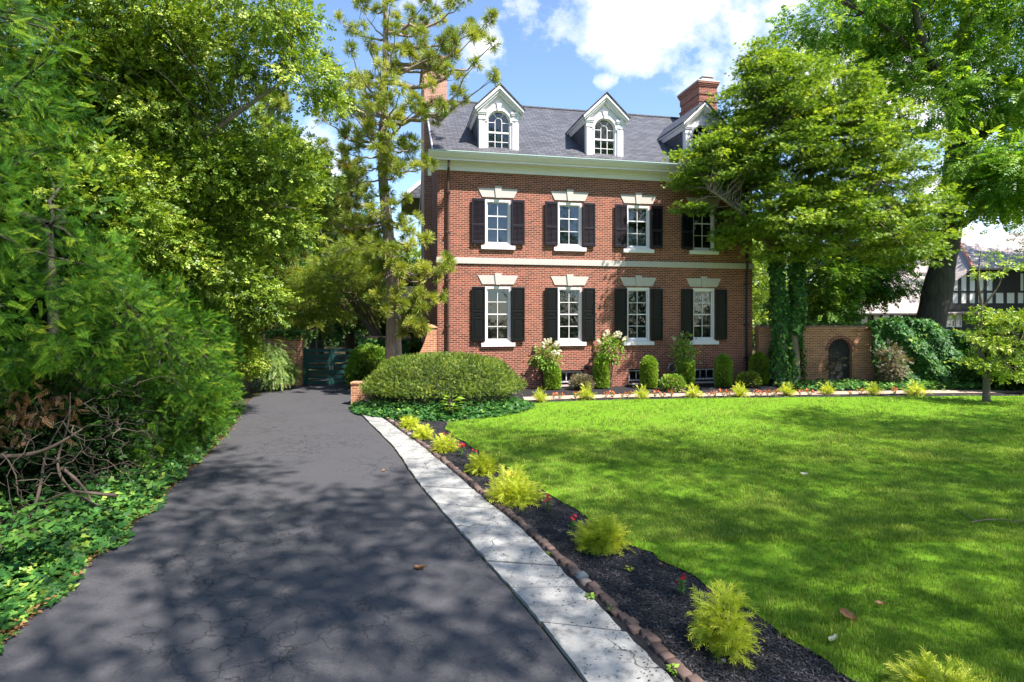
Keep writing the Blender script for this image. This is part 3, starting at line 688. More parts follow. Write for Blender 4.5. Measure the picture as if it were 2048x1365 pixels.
# chimneys
def chimney(x0, x1, y0, y1, top, cap):
    m = MB(); zc = top
    m.box(x0, x1, y0, y1, -.2, zc - .75)
    m.box(x0 + .04, x1 - .04, y0 + .04, y1 - .04, zc - .75, zc - .45)
    m.box(x0 - .03, x1 + .03, y0 - .03, y1 + .03, zc - .80, zc - .73)
    m.box(x0, x1, y0, y1, zc - .45, zc - .12)
    for i in range(3): m.box(x0 - .03 * (i + 1), x1 + .03 * (i + 1), y0 - .03 * (i + 1), y1 + .03 * (i + 1), zc - .12 + i * .07, zc - .05 + i * .07)
    ch = m.build('chimney', M['brick'] if cap else M['brick_chimney'], house)
    if cap:
        m = MB(); z = zc + .09
        m.box(x0 - .1, x1 + .1, y0 - .1, y1 + .1, z, z + .06)
        m.prism([(x0 + .1, y0, z + .06), (x0 + .3, y0 + .2, z + .30), (x0 + .3, y1 - .2, z + .30), (x0 + .1, y1, z + .06)], 0, (.5, 0, 0))
        m.box(x0 + .25, x1 - .05, y0 + .1, y1 - .1, z + .30, z + .34)
        m.build('chimney_cap', M['stone'], ch)
    m = MB(); zf = RZ(y0)
    m.box(max(x0 - .02, -.2), min(x1 + .06, WL + .2), y0 - .06, y0 + .1, zf - .1, zf + .16); m.build('flashing', M['verdigris'], ch)
    return ch
chimney(-.29, .64, 3.5, 6.4, 13.35, False)
chimney(12.12, 13.02, 3.5, 5.3, 13.30, True)
# windows
def muntin_frame(m, x0, x1, z0, z1, rows, cols, y=.10, b=.05, mt=.022, rail=None):
    m.box(x0, x0 + b, y - .03, y + .05, z0, z1); m.box(x1 - b, x1, y - .03, y + .05, z0, z1)
    m.box(x0 + b, x1 - b, y - .028, y + .05, z1 - b, z1); m.box(x0 + b, x1 - b, y - .028, y + .05, z0, z0 + b * 1.5)
    gx0, gx1, gz0, gz1 = x0 + b, x1 - b, z0 + b * 1.5, z1 - b
    for i in range(1, cols): x = gx0 + (gx1 - gx0) * i / cols; m.box(x - mt / 2, x + mt / 2, y - .008, y + .02, gz0, gz1)
    for i in range(1, rows):
        z = gz0 + (gz1 - gz0) * i / rows; mm = mt
        if rail == i: mm = .04
        m.box(gx0, gx1, y - .011, y + .022, z - mm / 2, z + mm / 2)
    return gx0, gx1, gz0, gz1
def trap(m, c, z0, z1, w0, w1, y0, y1): m.plate([(c - w0, z0), (c + w0, z0), (c + w1, z1), (c - w1, z1)], None, y0, y1)
def window(c, z0, z1, rows):
    m = MB()
    # outer casing
    m.box(c - .468, c - .40, .012, .14, z0, z1); m.box(c + .40, c + .468, .012, .14, z0, z1); m.box(c - .40, c + .40, .014, .14, z1 - .10, z1); m.box(c - .40, c + .40, .016, .16, z0, z0 + .09)
    g = muntin_frame(m, c - .40, c + .40, z0 + .09, z1 - .10, rows, 2, .10, .032, .02, rail=rows // 2 if rows % 2 == 0 else 2)
    w_ = m.build('window', M['white'], house)
    m = MB(); m.quad((g[0], .112, g[2]), (g[1], .112, g[2]), (g[1], .112, g[3]), (g[0], .112, g[3])); m.build('pane', M['glass'], w_)
    m = MB(); m.box(c - .62, c + .62, -.09, .06, z0 - .14, z0 - .002)
    m.box(c - .50, c + .50, -.05, .012, z0 - .0, z0 + .035); m.build('sill', M['white'], w_, bevel=.006)
    m = MB(); zt = z1 + .06; k = .085
    trap(m, c - .33, zt, zt + .32, .245, .0, -.02, .05) if 0 else None
    m.plate([(c - .575, zt), (c - k - .004, zt), (c - k * 1.35 - .004, zt + .32), (c - .735, zt + .32)], None, -.025, .06)
    m.plate([(c + k + .004, zt), (c + .575, zt), (c + .735, zt + .32), (c + k * 1.35 + .004, zt + .32)], None, -.025, .06)
    m.plate([(c - k, zt - .015), (c + k, zt - .015), (c + k * 1.5, zt + .395), (c - k * 1.5, zt + .395)], None, -.06, .06)
    m.build('lintel', M['stone'], w_, bevel=.004)
    # curtain behind the glass: swagged shade
    V = []; Fc = []; nx, nz = 24, 40
    for i in range(nz + 1):
        for j in range(nx + 1):
            x = c - .42 + .84 * j / nx; z = z0 + .02 + (z1 - z0 - .04) * i / nz
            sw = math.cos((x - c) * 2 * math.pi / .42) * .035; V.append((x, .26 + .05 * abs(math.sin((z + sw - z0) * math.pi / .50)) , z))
    for i in range(nz):
        for j in range(nx): a = i * (nx + 1) + j; Fc.append((a, a + 1, a + nx + 2, a + nx + 1))
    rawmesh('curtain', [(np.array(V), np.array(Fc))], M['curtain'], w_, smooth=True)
    return w_
for c in CX: window(c, *UP, 3); window(c, *LO, 4)
def shutter(x0, x1, z0, z1, kind, hinge):
    m = MB(); y0, y1 = -.105, -.06
    mat = M['aubergine'] if kind == 'louvre' else M['black']
    st = .055
    m.box(x0, x0 + st, y0, y1, z0, z1); m.box(x1 - st, x1, y0, y1, z0, z1)
    zs_ = [z0, z0 + (z1 - z0) * .42, z1] if kind == 'louvre' else [z0, z0 + (z1 - z0) * .42, z0 + (z1 - z0) * .55, z1]
    for i, z in enumerate(zs_):
        lo_ = z if i == 0 else (z - .09 if i == len(zs_) - 1 else z - .04); m.box(x0 + st, x1 - st, y0 + .001, y1 - .001, lo_, lo_ + (.10 if i == 0 else .09 if i == len(zs_) - 1 else .08))
    for a, b in zip(zs_, zs_[1:]):
        za = a + (.10 if a == z0 else .04); zb = b - (.09 if b == z1 else .04)
        if kind == 'louvre':
            k = int((zb - za) / .042)
            for i in range(k):
                z = za + (zb - za) * (i + .5) / k
                m.quad((x0 + st, y0 + .006, z - .02), (x1 - st, y0 + .006, z - .02), (x1 - st, y1 - .006, z + .014), (x0 + st, y1 - .006, z + .014))
            m.box(x0 + st, x1 - st, y1 - .004, y1 - .002, za, zb); xc = (x0 + x1) / 2; m.box(xc - .008, xc + .008, y0 - .004, y0 + .006, za, zb)
        else:
            m.box(x0 + st, x1 - st, y0 + .022, y1 - .004, za, zb)
            ii = .045; m.box(x0 + st + ii, x1 - st - ii, y0 + .008, y0 + .022, za + ii * .8, zb - ii * .8)
    sh = m.build('shutter', mat, house, bevel=.003)
    xo = x1 - .03 if hinge > 0 else x0 + .03
    for z in (z0 + .15, z1 - .15): m = MB(); m.box(xo - .03, xo + .03, -.06, -.001, z - .02, z + .02); m.build('hinge', M['iron'], sh)
    m = MB()
    xi = x0 + .10 if hinge < 0 else x1 - .10
    m.tube([(xi, -.01, z0 - .03), (xi, -.12, z0 - .04), (xi + .02, -.14, z0 - .09), (xi - .015, -.13, z0 - .13)], [.008] * 4, 6)
    m.build('shutter_hook', M['iron'], sh)
for c in CX:
    shutter(c - .965, c - .485, 5.25, 6.86, 'louvre', -1); shutter(c + .485, c + .965, 5.25, 6.86, 'louvre', 1)
    shutter(c - .965, c - .485, 1.75, 3.71, 'panel', -1); shutter(c + .485, c + .965, 1.75, 3.71, 'panel', 1)
# basement windows
for a, b in base_w:
    m = MB(); muntin_frame(m, a + .03, b - .03, .18, .60, 1, 3, .14, .04, .03)
    w_ = m.build('basement_window', M['white'], house)
    m = MB(); m.quad((a + .06, .15, .22), (b - .06, .15, .22), (b - .06, .15, .57), (a + .06, .15, .57)); m.build('pane', M['glass'], w_)
    m = MB(); m.box(a - .03, b + .03, -.06, .13, .06, .119); m.build('sill', M['stone'], w_)
    m = MB()
    for i in range(9): x = a + .08 + (b - a - .16) * i / 8; m.tube([(x, .05, .13), (x, .05, .62)], [.008] * 2, 6)
    m.box(a + .02, b - .02, .04, .06, .28, .295); m.build('window_bars', M['iron'], w_)
# dormers
def arc(c, zc, r, a0, a1, n): return [(c + r * math.cos(R(a0 + (a1 - a0) * i / n)), zc + r * math.sin(R(a0 + (a1 - a0) * i / n))) for i in range(n + 1)]
for c in (2.20, 6.24, 10.25):
    m = MB(); zb, sp, r = 8.46, 9.66, .41
    outer = [(c - .74, zb), (c + .74, zb), (c + .74, 10.04), (c + .87, 10.07), (c, 10.90), (c - .87, 10.07), (c - .74, 10.04)]
    hole = [(c - r, 8.60)] + [(c + r, 8.60)] + arc(c, sp, r, 0, 180, 18)
    m.plate(outer, hole, .02, .16)
    # pilasters, capitals
    for s in (-1, 1):
        for a, b, dd in ((.50, .58, .05), (.60, .72, .06)):
            m.box(c + s * a, c + s * b, .02 - dd, .02, zb + .10, 9.72)
        m.box(c + s * .47, c + s * .76, -.06, .02, zb, zb + .10)
        m.box(c + s * .47, c + s * .75, -.06, .02, 9.721, 9.78); m.box(c + s * .49, c + s * .74, -.05, .019, 9.781, 9.90)
        m.box(c + s * .45, c + s * .78, -.08, .018, 9.901, 9.95); m.box(c + s * .43, c + s * .80, -.10, .017, 9.951, 10.03)
    m.box(c - .74, c + .74, -.05, .02, zb - .05, zb - .001)
    # archivolt and keystone
    o_ = arc(c, sp, r + .11, 0, 180, 18); i_ = arc(c, sp, r + .012, 180, 0, 18); m.plate(o_ + i_, None, -.04, .019)
    m.plate([(c - .05, sp + r - .02), (c + .05, sp + r - .02), (c + .085, sp + r + .25), (c - .085, sp + r + .25)], None, -.08, .016)
    # raking cornice, stepped
    for (w0, dz, y0) in ((.90, .0, -.22), (.85, -.09, -.16), (.80, -.17, -.10)):
        zt = 10.92 + dz; ze = 10.08 + dz + (.90 - w0) * .93
        for s in (-1, 1):
            q = [(c, zt), (c + s * w0, ze), (c + s * (w0 - .02), ze - .09), (c, zt - .11)]
            if s < 0: q = q[::-1]
            m.plate(q[::-1], None, y0, .0155)
    dm = m.build('dormer', M['white'], house)
    # roof of dormer
    m = MB(); t_ = .045
    for s in (-1, 1):
        ye = (10.08 - 8.36) / .69 - .5; yr = (10.96 - 8.36) / .69 - .5
        a, b, cc, d = (c + s * .925, -.25, 10.07), (c + s * .925, ye, 10.07), (c, yr, 10.96), (c, -.25, 10.96)
        up = lambda p: (p[0], p[1], p[2] + t_)
        q = [up(a), up(b), up(cc), up(d)]; q2 = [a, b, cc, d]
        if s > 0: m.quad(*q); m.quad(*q2[::-1])
        else: m.quad(*q[::-1]); m.quad(*q2)
        m.quad(a, up(a), up(d), d) if s < 0 else m.quad(d, up(d), up(a), a)
        m.quad(a, b, up(b), up(a)) if s > 0 else m.quad(up(a), up(b), b, a)
    m.build('dormer_roof', M['slate'], dm)
    for s in (-1, 1):   # white soffit under the eaves
        m = MB()
        ye = (10.02 - 8.36) / .69 - .5
        m.prism([(c + s * .74, -.0, 10.01), (c + s * .91, -.0, 10.01), (c + s * .91, -.0, 10.06), (c + s * .74, 0, 10.06)], 0, (0, ye, 0))
        m.prism([(c + s * .74, -.0, 9.85), (c + s * .80, -.0, 9.85), (c + s * .86, -.0, 10.01), (c + s * .74, 0, 10.01)], 0, (0, ye - .1, 0))
        m.build('dormer_eaves', M['white'], dm)
    for s in (-1, 1):
        m = MB(); x = c + s * .735; x2 = c + s * .68
        q = [(x, .165, RZ(.165) - .05), (x, .165, 10.06), (x, 2.2, 10.06), (x, 2.2, RZ(2.2) - .05)]
        m.prism(q, 0, (x2 - x, 0, 0))
        m.build('dormer_cheek', M['slate'], dm)
    # sash
    m = MB(); y = .07
    m.box(c - r, c - r + .035, y, y + .05, 8.60, sp); m.box(c + r - .035, c + r, y, y + .05, 8.60, sp)
    m.box(c - r + .035, c + r - .035, y, y + .05, 8.60, 8.66)
    m.box(c - r + .035, c + r - .035, y - .004, y + .052, 9.27, 9.33)
    for x in (c - .125, c + .125): m.box(x - .011, x + .011, y + .01, y + .04, 8.66, sp + .05)
    m.box(c - r + .035, c + r - .035, y + .008, y + .038, 8.955, 8.977); m.box(c - r + .03, c - .136, y + .008, y + .038, sp - .011, sp + .011); m.box(c + .136, c + r - .03, y + .008, y + .038, sp - .011, sp + .011)
    o_ = arc(c, sp, r - .001, 0, 180, 18); i_ = arc(c, sp, r - .035, 180, 0, 18); m.plate(o_ + i_, None, y, y + .05)
    o_ = arc(c, sp + .05, .136, 0, 180, 12); i_ = arc(c, sp + .05, .114, 180, 0, 12); m.plate(o_ + i_, None, y + .01, y + .04)
    for a in (60, 120):
        d = np.array([math.cos(R(a)), math.sin(R(a))]); p0 = np.array([c, sp + .05]) + d * .12; p1 = np.array([c, sp]) + d * (r - .03); nn = np.array([-d[1], d[0]]) * .011
        m.plate([tuple(p0 + nn), tuple(p0 - nn), tuple(p1 - nn), tuple(p1 + nn)], None, y + .011, y + .039)
    m.build('window_sash', M['white'], dm)
    m = MB(); q = [(c - r, 8.6), (c + r, 8.6)] + arc(c, sp, r, 0, 180, 18)
    b = len(m.v); m.v += [(p[0], y + .03, p[1]) for p in q]; m.f.append(tuple(range(len(q)))); m.build('pane', M['glass'], dm)
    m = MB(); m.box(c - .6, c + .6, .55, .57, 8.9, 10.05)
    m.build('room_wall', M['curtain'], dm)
# downspouts
for x in (.36, 12.12):
    m = MB(); m.tube([(x, -.40, 8.08), (x, -.38, 7.85), (x, -.12, 7.6), (x, -.10, 7.4), (x, -.10, 4.9), (x, -.14, 4.8), (x, -.14, 4.45), (x, -.10, 4.35), (x, -.10, .15), (x, -.22, .04)], [.045] * 10, 10)
    for z in (7.0, 5.6, 3.9, 2.3, 1.0): m.box(x - .075, x + .075, -.155, 0, z, z + .05)
    m.build('downspout', M['copper'] if x < 1 else M['iron'], house)
# hose reel bracket / vent disc near third topiary
m = MB(); m.tube([(8.93, -.12, .68), (8.93, -.03, .68)], [.16, .16], 24); m.tube([(8.93, -.13, .68), (8.93, -.02, .68)], [.05, .05], 16)
m.tube([(8.93 + .16 * math.cos(a), -.12, .68 + .16 * math.sin(a)) for a in np.linspace(0, 6.28, 25)], [.018] * 25, 6)
tag(m.build('hose_reel', M['steel'], None), 'round grey hose reel on the house wall behind a clipped column shrub', 'hose reel')
bpy.data.objects['hose_reel'].location = (HO[0], HO[1], 0); bpy.data.objects['hose_reel'].rotation_euler = (0, 0, HA)
m = MB(); m.tube([(5.52, -.02, .74), (5.52, -.16, .76), (5.52, -.17, .70), (5.52, -.15, .66)], [.03, .035, .045, .02], 10); m.box(5.47, 5.57, -.02, 0, .68, .80)
o = m.build('wall_spigot', M['iron'], None); tag(o, 'small black wall light or tap beside the leftmost basement window', 'wall fitting'); o.location = (HO[0], HO[1], 0); o.rotation_euler = (0, 0, HA)
# side porch on the left flank
pm = MB(); pm.box(-1.5, -.001, 7.4, 9.8, 3.02, 3.35); pm.box(-1.6, -.001, 7.3, 9.9, 3.351, 3.5); pm.box(-1.55, -.001, 7.35, 9.85, 3.501, 3.56)
pm.box(-1.45, -.001, 7.45, 9.75, 3.561, 4.05); pm.box(-1.5, -.001, 7.4, 9.8, 4.051, 4.11)
porch = pm.build('side_porch', M['white'], house)
for x, y in ((-1.38, 7.52), (-.98, 7.52), (-.12, 7.52), (-1.38, 9.65)):
    m = MB(); m.tube([(x, y, .2), (x, y, 1.4), (x, y, 2.9)], [.11, .115, .09], 14); m.box(x - .14, x + .14, y - .14, y + .14, 2.9, 3.019); m.box(x - .14, x + .14, y - .14, y + .14, .1, .2)
    m.build('column', M['white'], porch)
# rear wing
m = MB(); m.box(.2, 5, 12, 17, -.2, 9.3); wing = m.build('rear_wing', M['brick_garden'], house)
m = MB(); m.prism([(-1.1, 11.7, 9.25), (1.9, 11.7, 11.9), (4.9, 11.7, 9.25)], 0, (0, 5.6, 0)); m.build('roof', M['slate'], wing)
m = MB(); m.prism([(-1.12, 11.66, 9.1), (-1.12, 11.66, 9.35), (1.9, 11.66, 12.0), (1.9, 11.66, 11.75)], 0, (0, .03, 0)); m.build('gable_trim', M['white'], wing)
m = MB(); m.box(.145, .195, 12.6, 13.6, 5.2, 6.9); m.build('window', M['glass'], wing)

# short buttress wall with a swept top at the corner of the house
m = MB(); prof = [(-.02, 0), (-.02, 2.25), (-.30, 2.25)] + [(-.30 - .75 * t, 2.25 - 1.25 * (1 - (1 - t) ** 2.2)) for t in np.linspace(.05, 1, 10)] + [(-1.9, .95), (-1.9, 0)]
m.plate(prof[::-1], None, .02, .42)
bw = m.build('buttress_wall', M['brick_garden'], None, ); tag(bw, 'low brick wall with swept curved top against the left corner of the brick house', 'wall'); bw.location = (HO[0], HO[1], 0); bw.rotation_euler = (0, 0, HA)
m = MB(); m.prism([(-.345, -.02, 2.252), (-.345, .20, 2.36), (-.345, .46, 2.252)], 0, (.34, 0, 0)); m.build('coping', M['brick_garden'], bw)

# ================================================================== WALLS AND GATE
def gwall(name, label, x0, x1, Y, zt, mat=None, hole=None, th=.34):
    t = thing(name, label, 'wall', ((x0 + x1) / 2, Y, 0)); c = (x0 + x1) / 2; a, b = x0 - c, x1 - c
    m = MB(); m.plate([(a, 0), (b, 0), (b, zt - .2), (a, zt - .2)] if not hole else [(a, -.02), (b, -.02), (b, zt - .2), (a, zt - .2)], hole, 0, th)
    m.build('wall', mat or M['brick_garden'], t)
    m = MB(); m.box(a, b, -.03, th + .03, zt - .199, zt - .13); m.box(a, b, -.06, th + .06, zt - .129, zt - .06); m.prism([(a, -.06, zt - .059), (a, th / 2, zt + .02), (a, th + .06, zt - .059)], 0, (b - a, 0, 0))
    m.build('coping', mat or M['brick_garden'], t); return t
cx = (9.72 + 14.25) / 2; dc = 12.93 - cx
hole = [(dc - .47, 0), (dc + .47, 0)] + [(dc + .47 * math.cos(a), 1.30 + .47 * math.sin(a)) for a in np.linspace(0, math.pi, 17)]
gw = gwall('garden_wall', 'brick garden wall with a black arched door, right of the house', 9.72, 14.25, 22.4, 2.28, hole=hole)
m = MB(); o_ = arc(dc, 1.3, .60, 0, 180, 20); i_ = arc(dc, 1.3, .475, 180, 0, 20); m.plate(o_ + i_, None, -.015, .2); m.build('brick_arch', M['brick'], gw)
m = MB()
for i in range(7):
    x0 = dc - .46 + .92 * i / 7; x1 = dc - .46 + .92 * (i + 1) / 7 - .008; f_ = lambda x: 1.3 + math.sqrt(max(.0, .46 ** 2 - (x - dc) ** 2))
    m.plate([(x0, .03), (x1, .03), (x1, f_(x1)), ((x0 + x1) / 2, f_((x0 + x1) / 2)), (x0, f_(x0))], None, .16, .21)
door = m.build('door', M['olddoor'], gw)
m = MB()
for z in (.35, 1.32): m.box(dc - .42, dc + .46, .145, .161, z, z + .06)
m.tube([(dc - .30, .14, .85), (dc - .30, .10, .85), (dc - .30, .10, .75), (dc - .30, .14, .75)], [.01] * 4, 6); m.build('door_hinge', M['iron'], door)
gwr = gwall('garden_wall', 'garden wall buried in ivy, right of the arched black door', 14.26, 22.5, 22.4, 1.95)
# gate
gt = thing('driveway_gate', 'dark green wooden double gate closing the end of the driveway', 'gate', (-6.96, 21.9, 0))
for s in (-1, 1):
    m = MB(); x0, x1 = (.02, .98) if s > 0 else (-.98, -.02)
    for x in (x0, x1 - .09): m.box(x, x + .09, 0, .07, .04, 1.40)
    for i in range(7): z = .06 + i * .205; m.box(x0 + .09, x1 - .09, .01, .05, z, z + .11)
    lf = m.build('gate_leaf', M['gate'], gt)
    m = MB(); m.box(x1 - .05 if s < 0 else x0 + .01, x1 - .01 if s < 0 else x0 + .05, -.015, 0, .6, .75); m.build('latch', M['steel'], lf)
for s in (-1, 1): m = MB(); m.box(s * 1.0 - .03 + s * .03, s * 1.0 + .03 + s * .03, 0, .08, 0, 1.46); m.build('gate_post', M['gate'], gt)
gp = gwall('gate_pier_wall', 'sunlit rough brick wall at the left of the green gate', -9.3, -8.05, 21.75, 1.95)
gp2 = gwall('gate_pier_wall', 'shaded ivy grown wall at the right of the green gate', -5.88, -4.0, 22.4, 1.85)
# low wall by the drive
lw = thing('low_brick_wall', 'low brick wall with brick coping beside the clipped bush at the driveway', 'wall', (-4.35, 16.85, 0))
m = MB(); m.box(-.42, .12, 0, .34, 0, .62); m.box(.121, .45, .0, 1.9, 0, .62); m.box(-.42, -.121, .341, 2.8, 0, .55); m.build('wall', M['brick_garden'], lw)
m = MB(); m.box(-.44, .14, -.02, .36, .621, .69); m.box(.141, .47, -.02, 1.9, .621, .69); m.build('coping', M['brick_garden'], lw, bevel=.01)
# edging rock
def rock(name, label, loc, dims, seed, mat):
    rs = np.random.default_rng(seed); import bmesh
    bm = bmesh.new(); bmesh.ops.create_icosphere(bm, subdivisions=3, radius=1)
    for v in bm.verts:
        p = np.array(v.co); k = 1 + .14 * math.sin(p[0] * 4 + seed) * math.cos(p[1] * 3.3) + .08 * math.sin(p[2] * 7 + p[0] * 5); v.co = Vector([math.copysign(abs(x) ** .7, x) * k * d for x, d in zip(p, dims)])
    me = bpy.data.meshes.new(name); bm.to_mesh(me); bm.free(); me.materials.append(mat); o = bpy.data.objects.new(name, me); C.objects.link(o); o.location = loc
    return tag(o, label, 'rock')
M['rock'] = plain('brown_stone', (.20, .14, .11), .9, .4, 4, .6, 12)
rock('boulder', 'flat brown boulder between the low brick wall and the flagstone strip', (-3.98, 16.35, .12), (.28, .42, .22), 3, M['rock'])

# ================================================================== NEIGHBOUR HOUSE
nb = thing('neighbour_house', 'half timbered white and black house with a pale shingle roof behind the garden wall', 'house', (28, 36, 0))
def NP(px, py, Y): return ((px - 1024) / F * Y - 28, Y - 36, H + (HY - py) / F * Y)
def npx(px, Y=36): return (px - 1024) / F * Y - 28
def npz(py, Y=36): return H + (HY - py) / F * Y
m = MB(); z1, z2, zt = npz(612), npz(590), npz(541)
xl, xk = npx(1868), npx(1937)
m.plate([(xl, z1), (npx(2300), z1), (npx(2300), zt), (xk, zt), (xl, z2)], None, 0, .3)
m.build('gable_wall', M['offwhite'], nb)
m = MB()
for i, px in enumerate([1868, 1884, 1902, 1919, 1936, 1953, 1970, 1988, 2010, 2032, 2050, 2075, 2100, 2140]):
    x = npx(px); top = zt if x > xk else z2 + (zt - z2) * (x - xl) / (xk - xl); m.box(x - .1, x + .1, -.03, -.001, z1, top - .02)
m.box(xl, npx(2300), -.035, -.0005, z1, z1 + .16); m.box(xl, npx(2300), -.034, -.0008, npz(586), npz(582)); m.box(xk, npx(2300), -.036, -.0004, zt - .2, zt)
m.prism([(xl - .15, -.06, z2 - .1), (xl - .15, -.06, z2 + .12), (xk, -.06, zt + .16), (xk, -.06, zt - .1)], 0, (0, .05, 0))
m.box(npx(1985), npx(2040), -.04, -.0002, npz(582), zt - .2)
m.box(xl, npx(2300), -.1, .3, npz(620), z1 - .001)
m.build('timber_frame', M['timber'], nb)
m = MB(); m.box(npx(1700), npx(2300), .9, 1.2, 0, npz(622, 36.9)); gl = m.build('ground_floor_wall', M['timber'], nb)
for px0, px1, py0, py1 in ((1871, 1885, 626, 662), (1889, 1905, 626, 662), (1912, 1930, 627, 655), (1932, 1944, 627, 655)):
    m = MB(); x0, x1, za, zb = npx(px0), npx(px1), npz(py1), npz(py0); zm = (za + zb) / 2
    for q in ((x0, x0 + .06, za, zb), (x1 - .06, x1, za, zb), (x0 + .06, x1 - .06, za, za + .08), (x0 + .06, x1 - .06, zb - .06, zb), (x0 + .06, x1 - .06, zm - .03, zm + .03)): m.box(q[0], q[1], .82, .899, q[2], q[3])
    w_ = m.build('window', M['white'], nb); m = MB(); m.box(x0 + .06, x1 - .06, .86, .89, zm + .03, zb - .06); m.build('blind', M['blind'], w_)
    m = MB(); m.box(x0 + .06, x1 - .06, .86, .89, za + .08, zm - .03); m.build('pane', M['glass'], w_)
for a, b in ((1690, 1703), (1713, 1725), (1740, 1752), (1765, 1776)):
    m = MB(); m.box(npx(a), npx(b), .85, .895, npz(652), npz(631)); m.build('plaster_panel', M['offwhite'], nb)
for a, b in ((1783, 1797), (1806, 1820)):
    m = MB(); m.box(npx(a), npx(b), .85, .895, npz(652), npz(631)); m.build('window', M['glass'], nb)
# roofs
def slab_q(m, a, b, c, d, t=.12):
    n = (Vector(b) - Vector(a)).cross(Vector(d) - Vector(a)).normalized() * t
    m.prism([tuple(Vector(p) - n) for p in (a, b, c, d)], 0, n)
m = MB()
slab_q(m, (npx(1680), -.1, npz(627, 36)), (npx(1862), -.1, npz(627, 36)), (npx(1885, 42), 6, npz(500, 42)), (npx(1760, 42), 6, npz(556, 42)))
slab_q(m, (npx(1862), -.1, npz(627, 36)), (npx(2300), -.1, npz(627, 36)), (npx(2300, 42), 6, npz(468, 42)), (npx(1885, 42), 6, npz(470, 42)))
slab_q(m, (xk - .1, -.5, zt + .1), (npx(2300), -.5, zt + .1), (npx(2300, 41), 5, npz(466, 41)), (npx(1905, 41), 5, npz(466, 41)))
slab_q(m, (xl - .3, -.3, z2 - .02), (xk - .1, -.3, zt + .12), (npx(1905, 41), 5, npz(466, 41)), (npx(1848, 40), 4, npz(560, 40)))
m.build('roof', M['shingle'], nb)
M['copperflash'] = plain('copper_flashing', (.33, .12, .06), .5, .2, 6)
m = MB(); m.tube([(xk - .1, -.45, zt + .16), (npx(1905, 41), 5, npz(466, 41) + .12)], [.12, .12], 6); m.build('hip_flashing', M['copperflash'], nb)

# ================================================================== PLANTS
def PX(px, py, Y): return ((px - 1024) / F * Y, Y, H + (HY - py) / F * Y)
def lobe(px, py, Y, rpx, rpy, ry, n):   # ellipsoid read off the photograph at depth Y
    x, y, z = PX(px, py, Y); return (x, y, z, rpx / F * Y, ry, rpy / F * Y, n)

# ---- clipped shrubs -------------------------------------------------
def shrub(name, label, cat, loc, shape, n, tmpl, sz, mat, group=None, seed=1, ctint=(.5, .16), core=.86, coremat='core', outw=1.0, jit=.35, zup=.3, tj=.12, lumps=.04, rz=0):
    """shape: ('ell',rx,ry,h,z0) half-superellipsoid or ('col',r,h,p) rounded column"""
    rs = np.random.default_rng(seed); t = thing(name, label, cat, loc, rz, group)
    if shape[0] == 'ell':
        _, rx, ry, h, z0 = shape
        d = nrm(rs.normal(0, 1, (n, 3))); d[:, 2] = np.abs(d[:, 2]) * 1.0 - .25 * (rs.random(n) < (.05 if rx > 2 else .35)); d = nrm(d)
        k = rs.uniform(.82, 1.02, (n, 1)) * (1 + lumps * np.sin(d[:, :1] * 9 + seed) * np.cos(d[:, 1:2] * 8) + lumps * np.sin(d[:, 2:] * 11))
        P = np.sign(d) * np.abs(d) ** .95 * k * np.array([rx, ry, h - z0]); P[:, 2] += z0; nn = nrm(d / np.array([rx, ry, h]))
        import bmesh
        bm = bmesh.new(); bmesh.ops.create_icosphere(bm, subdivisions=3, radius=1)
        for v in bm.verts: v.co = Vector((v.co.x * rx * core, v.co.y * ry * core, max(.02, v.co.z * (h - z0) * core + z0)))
    else:
        _, r, h, p = shape
        z = rs.uniform(.03, 1, n); top = rs.random(n) < .14; a = rs.uniform(0, 6.283, n)
        prof = lambda q: r * (.88 + .18 * np.sin(np.clip(q, 0, 1) * 2.6 + .3)) * np.clip(1 - np.clip((q - .8) / .2, 0, 1) ** p, 0, 1) ** .5
        rr = prof(z) * rs.uniform(.86, 1.04, n) * (1 + lumps * np.sin(a * 3 + z * 6 + seed)); rt = r * np.sqrt(rs.random(n)) * .8
        rr = np.where(top, rt, rr); zz = np.where(top, 1 - .2 * (rt / r / .95) ** (2 * p) - rs.uniform(0, .04, n), z) * h
        P = np.stack([rr * np.cos(a), rr * np.sin(a), zz], 1); nn = nrm(np.stack([np.cos(a) * (~top + .2), np.sin(a) * (~top + .2), np.where(top, 1., .15)], 1))
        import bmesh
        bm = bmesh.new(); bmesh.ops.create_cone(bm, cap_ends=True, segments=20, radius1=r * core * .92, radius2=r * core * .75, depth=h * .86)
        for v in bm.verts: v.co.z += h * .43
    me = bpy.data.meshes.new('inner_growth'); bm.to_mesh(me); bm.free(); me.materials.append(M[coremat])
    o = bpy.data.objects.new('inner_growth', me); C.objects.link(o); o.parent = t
    f = nn * outw + rs.normal(0, jit, (n, 3)); f[:, 2] += zup
    up = nn + rs.normal(0, .5, (n, 3)) + np.array([0, 0, .6])
    lumpy = .12 * np.sin(P[:, 0] * 6 + seed) * np.cos(P[:, 2] * 5)
    ti = rs.normal(ctint[0], ctint[1], n) + lumpy
    scatter('foliage', tmpl, P, f, up, sz * rs.uniform(.7, 1.3, n), ti, M[mat], t, tj, rs)
    return t

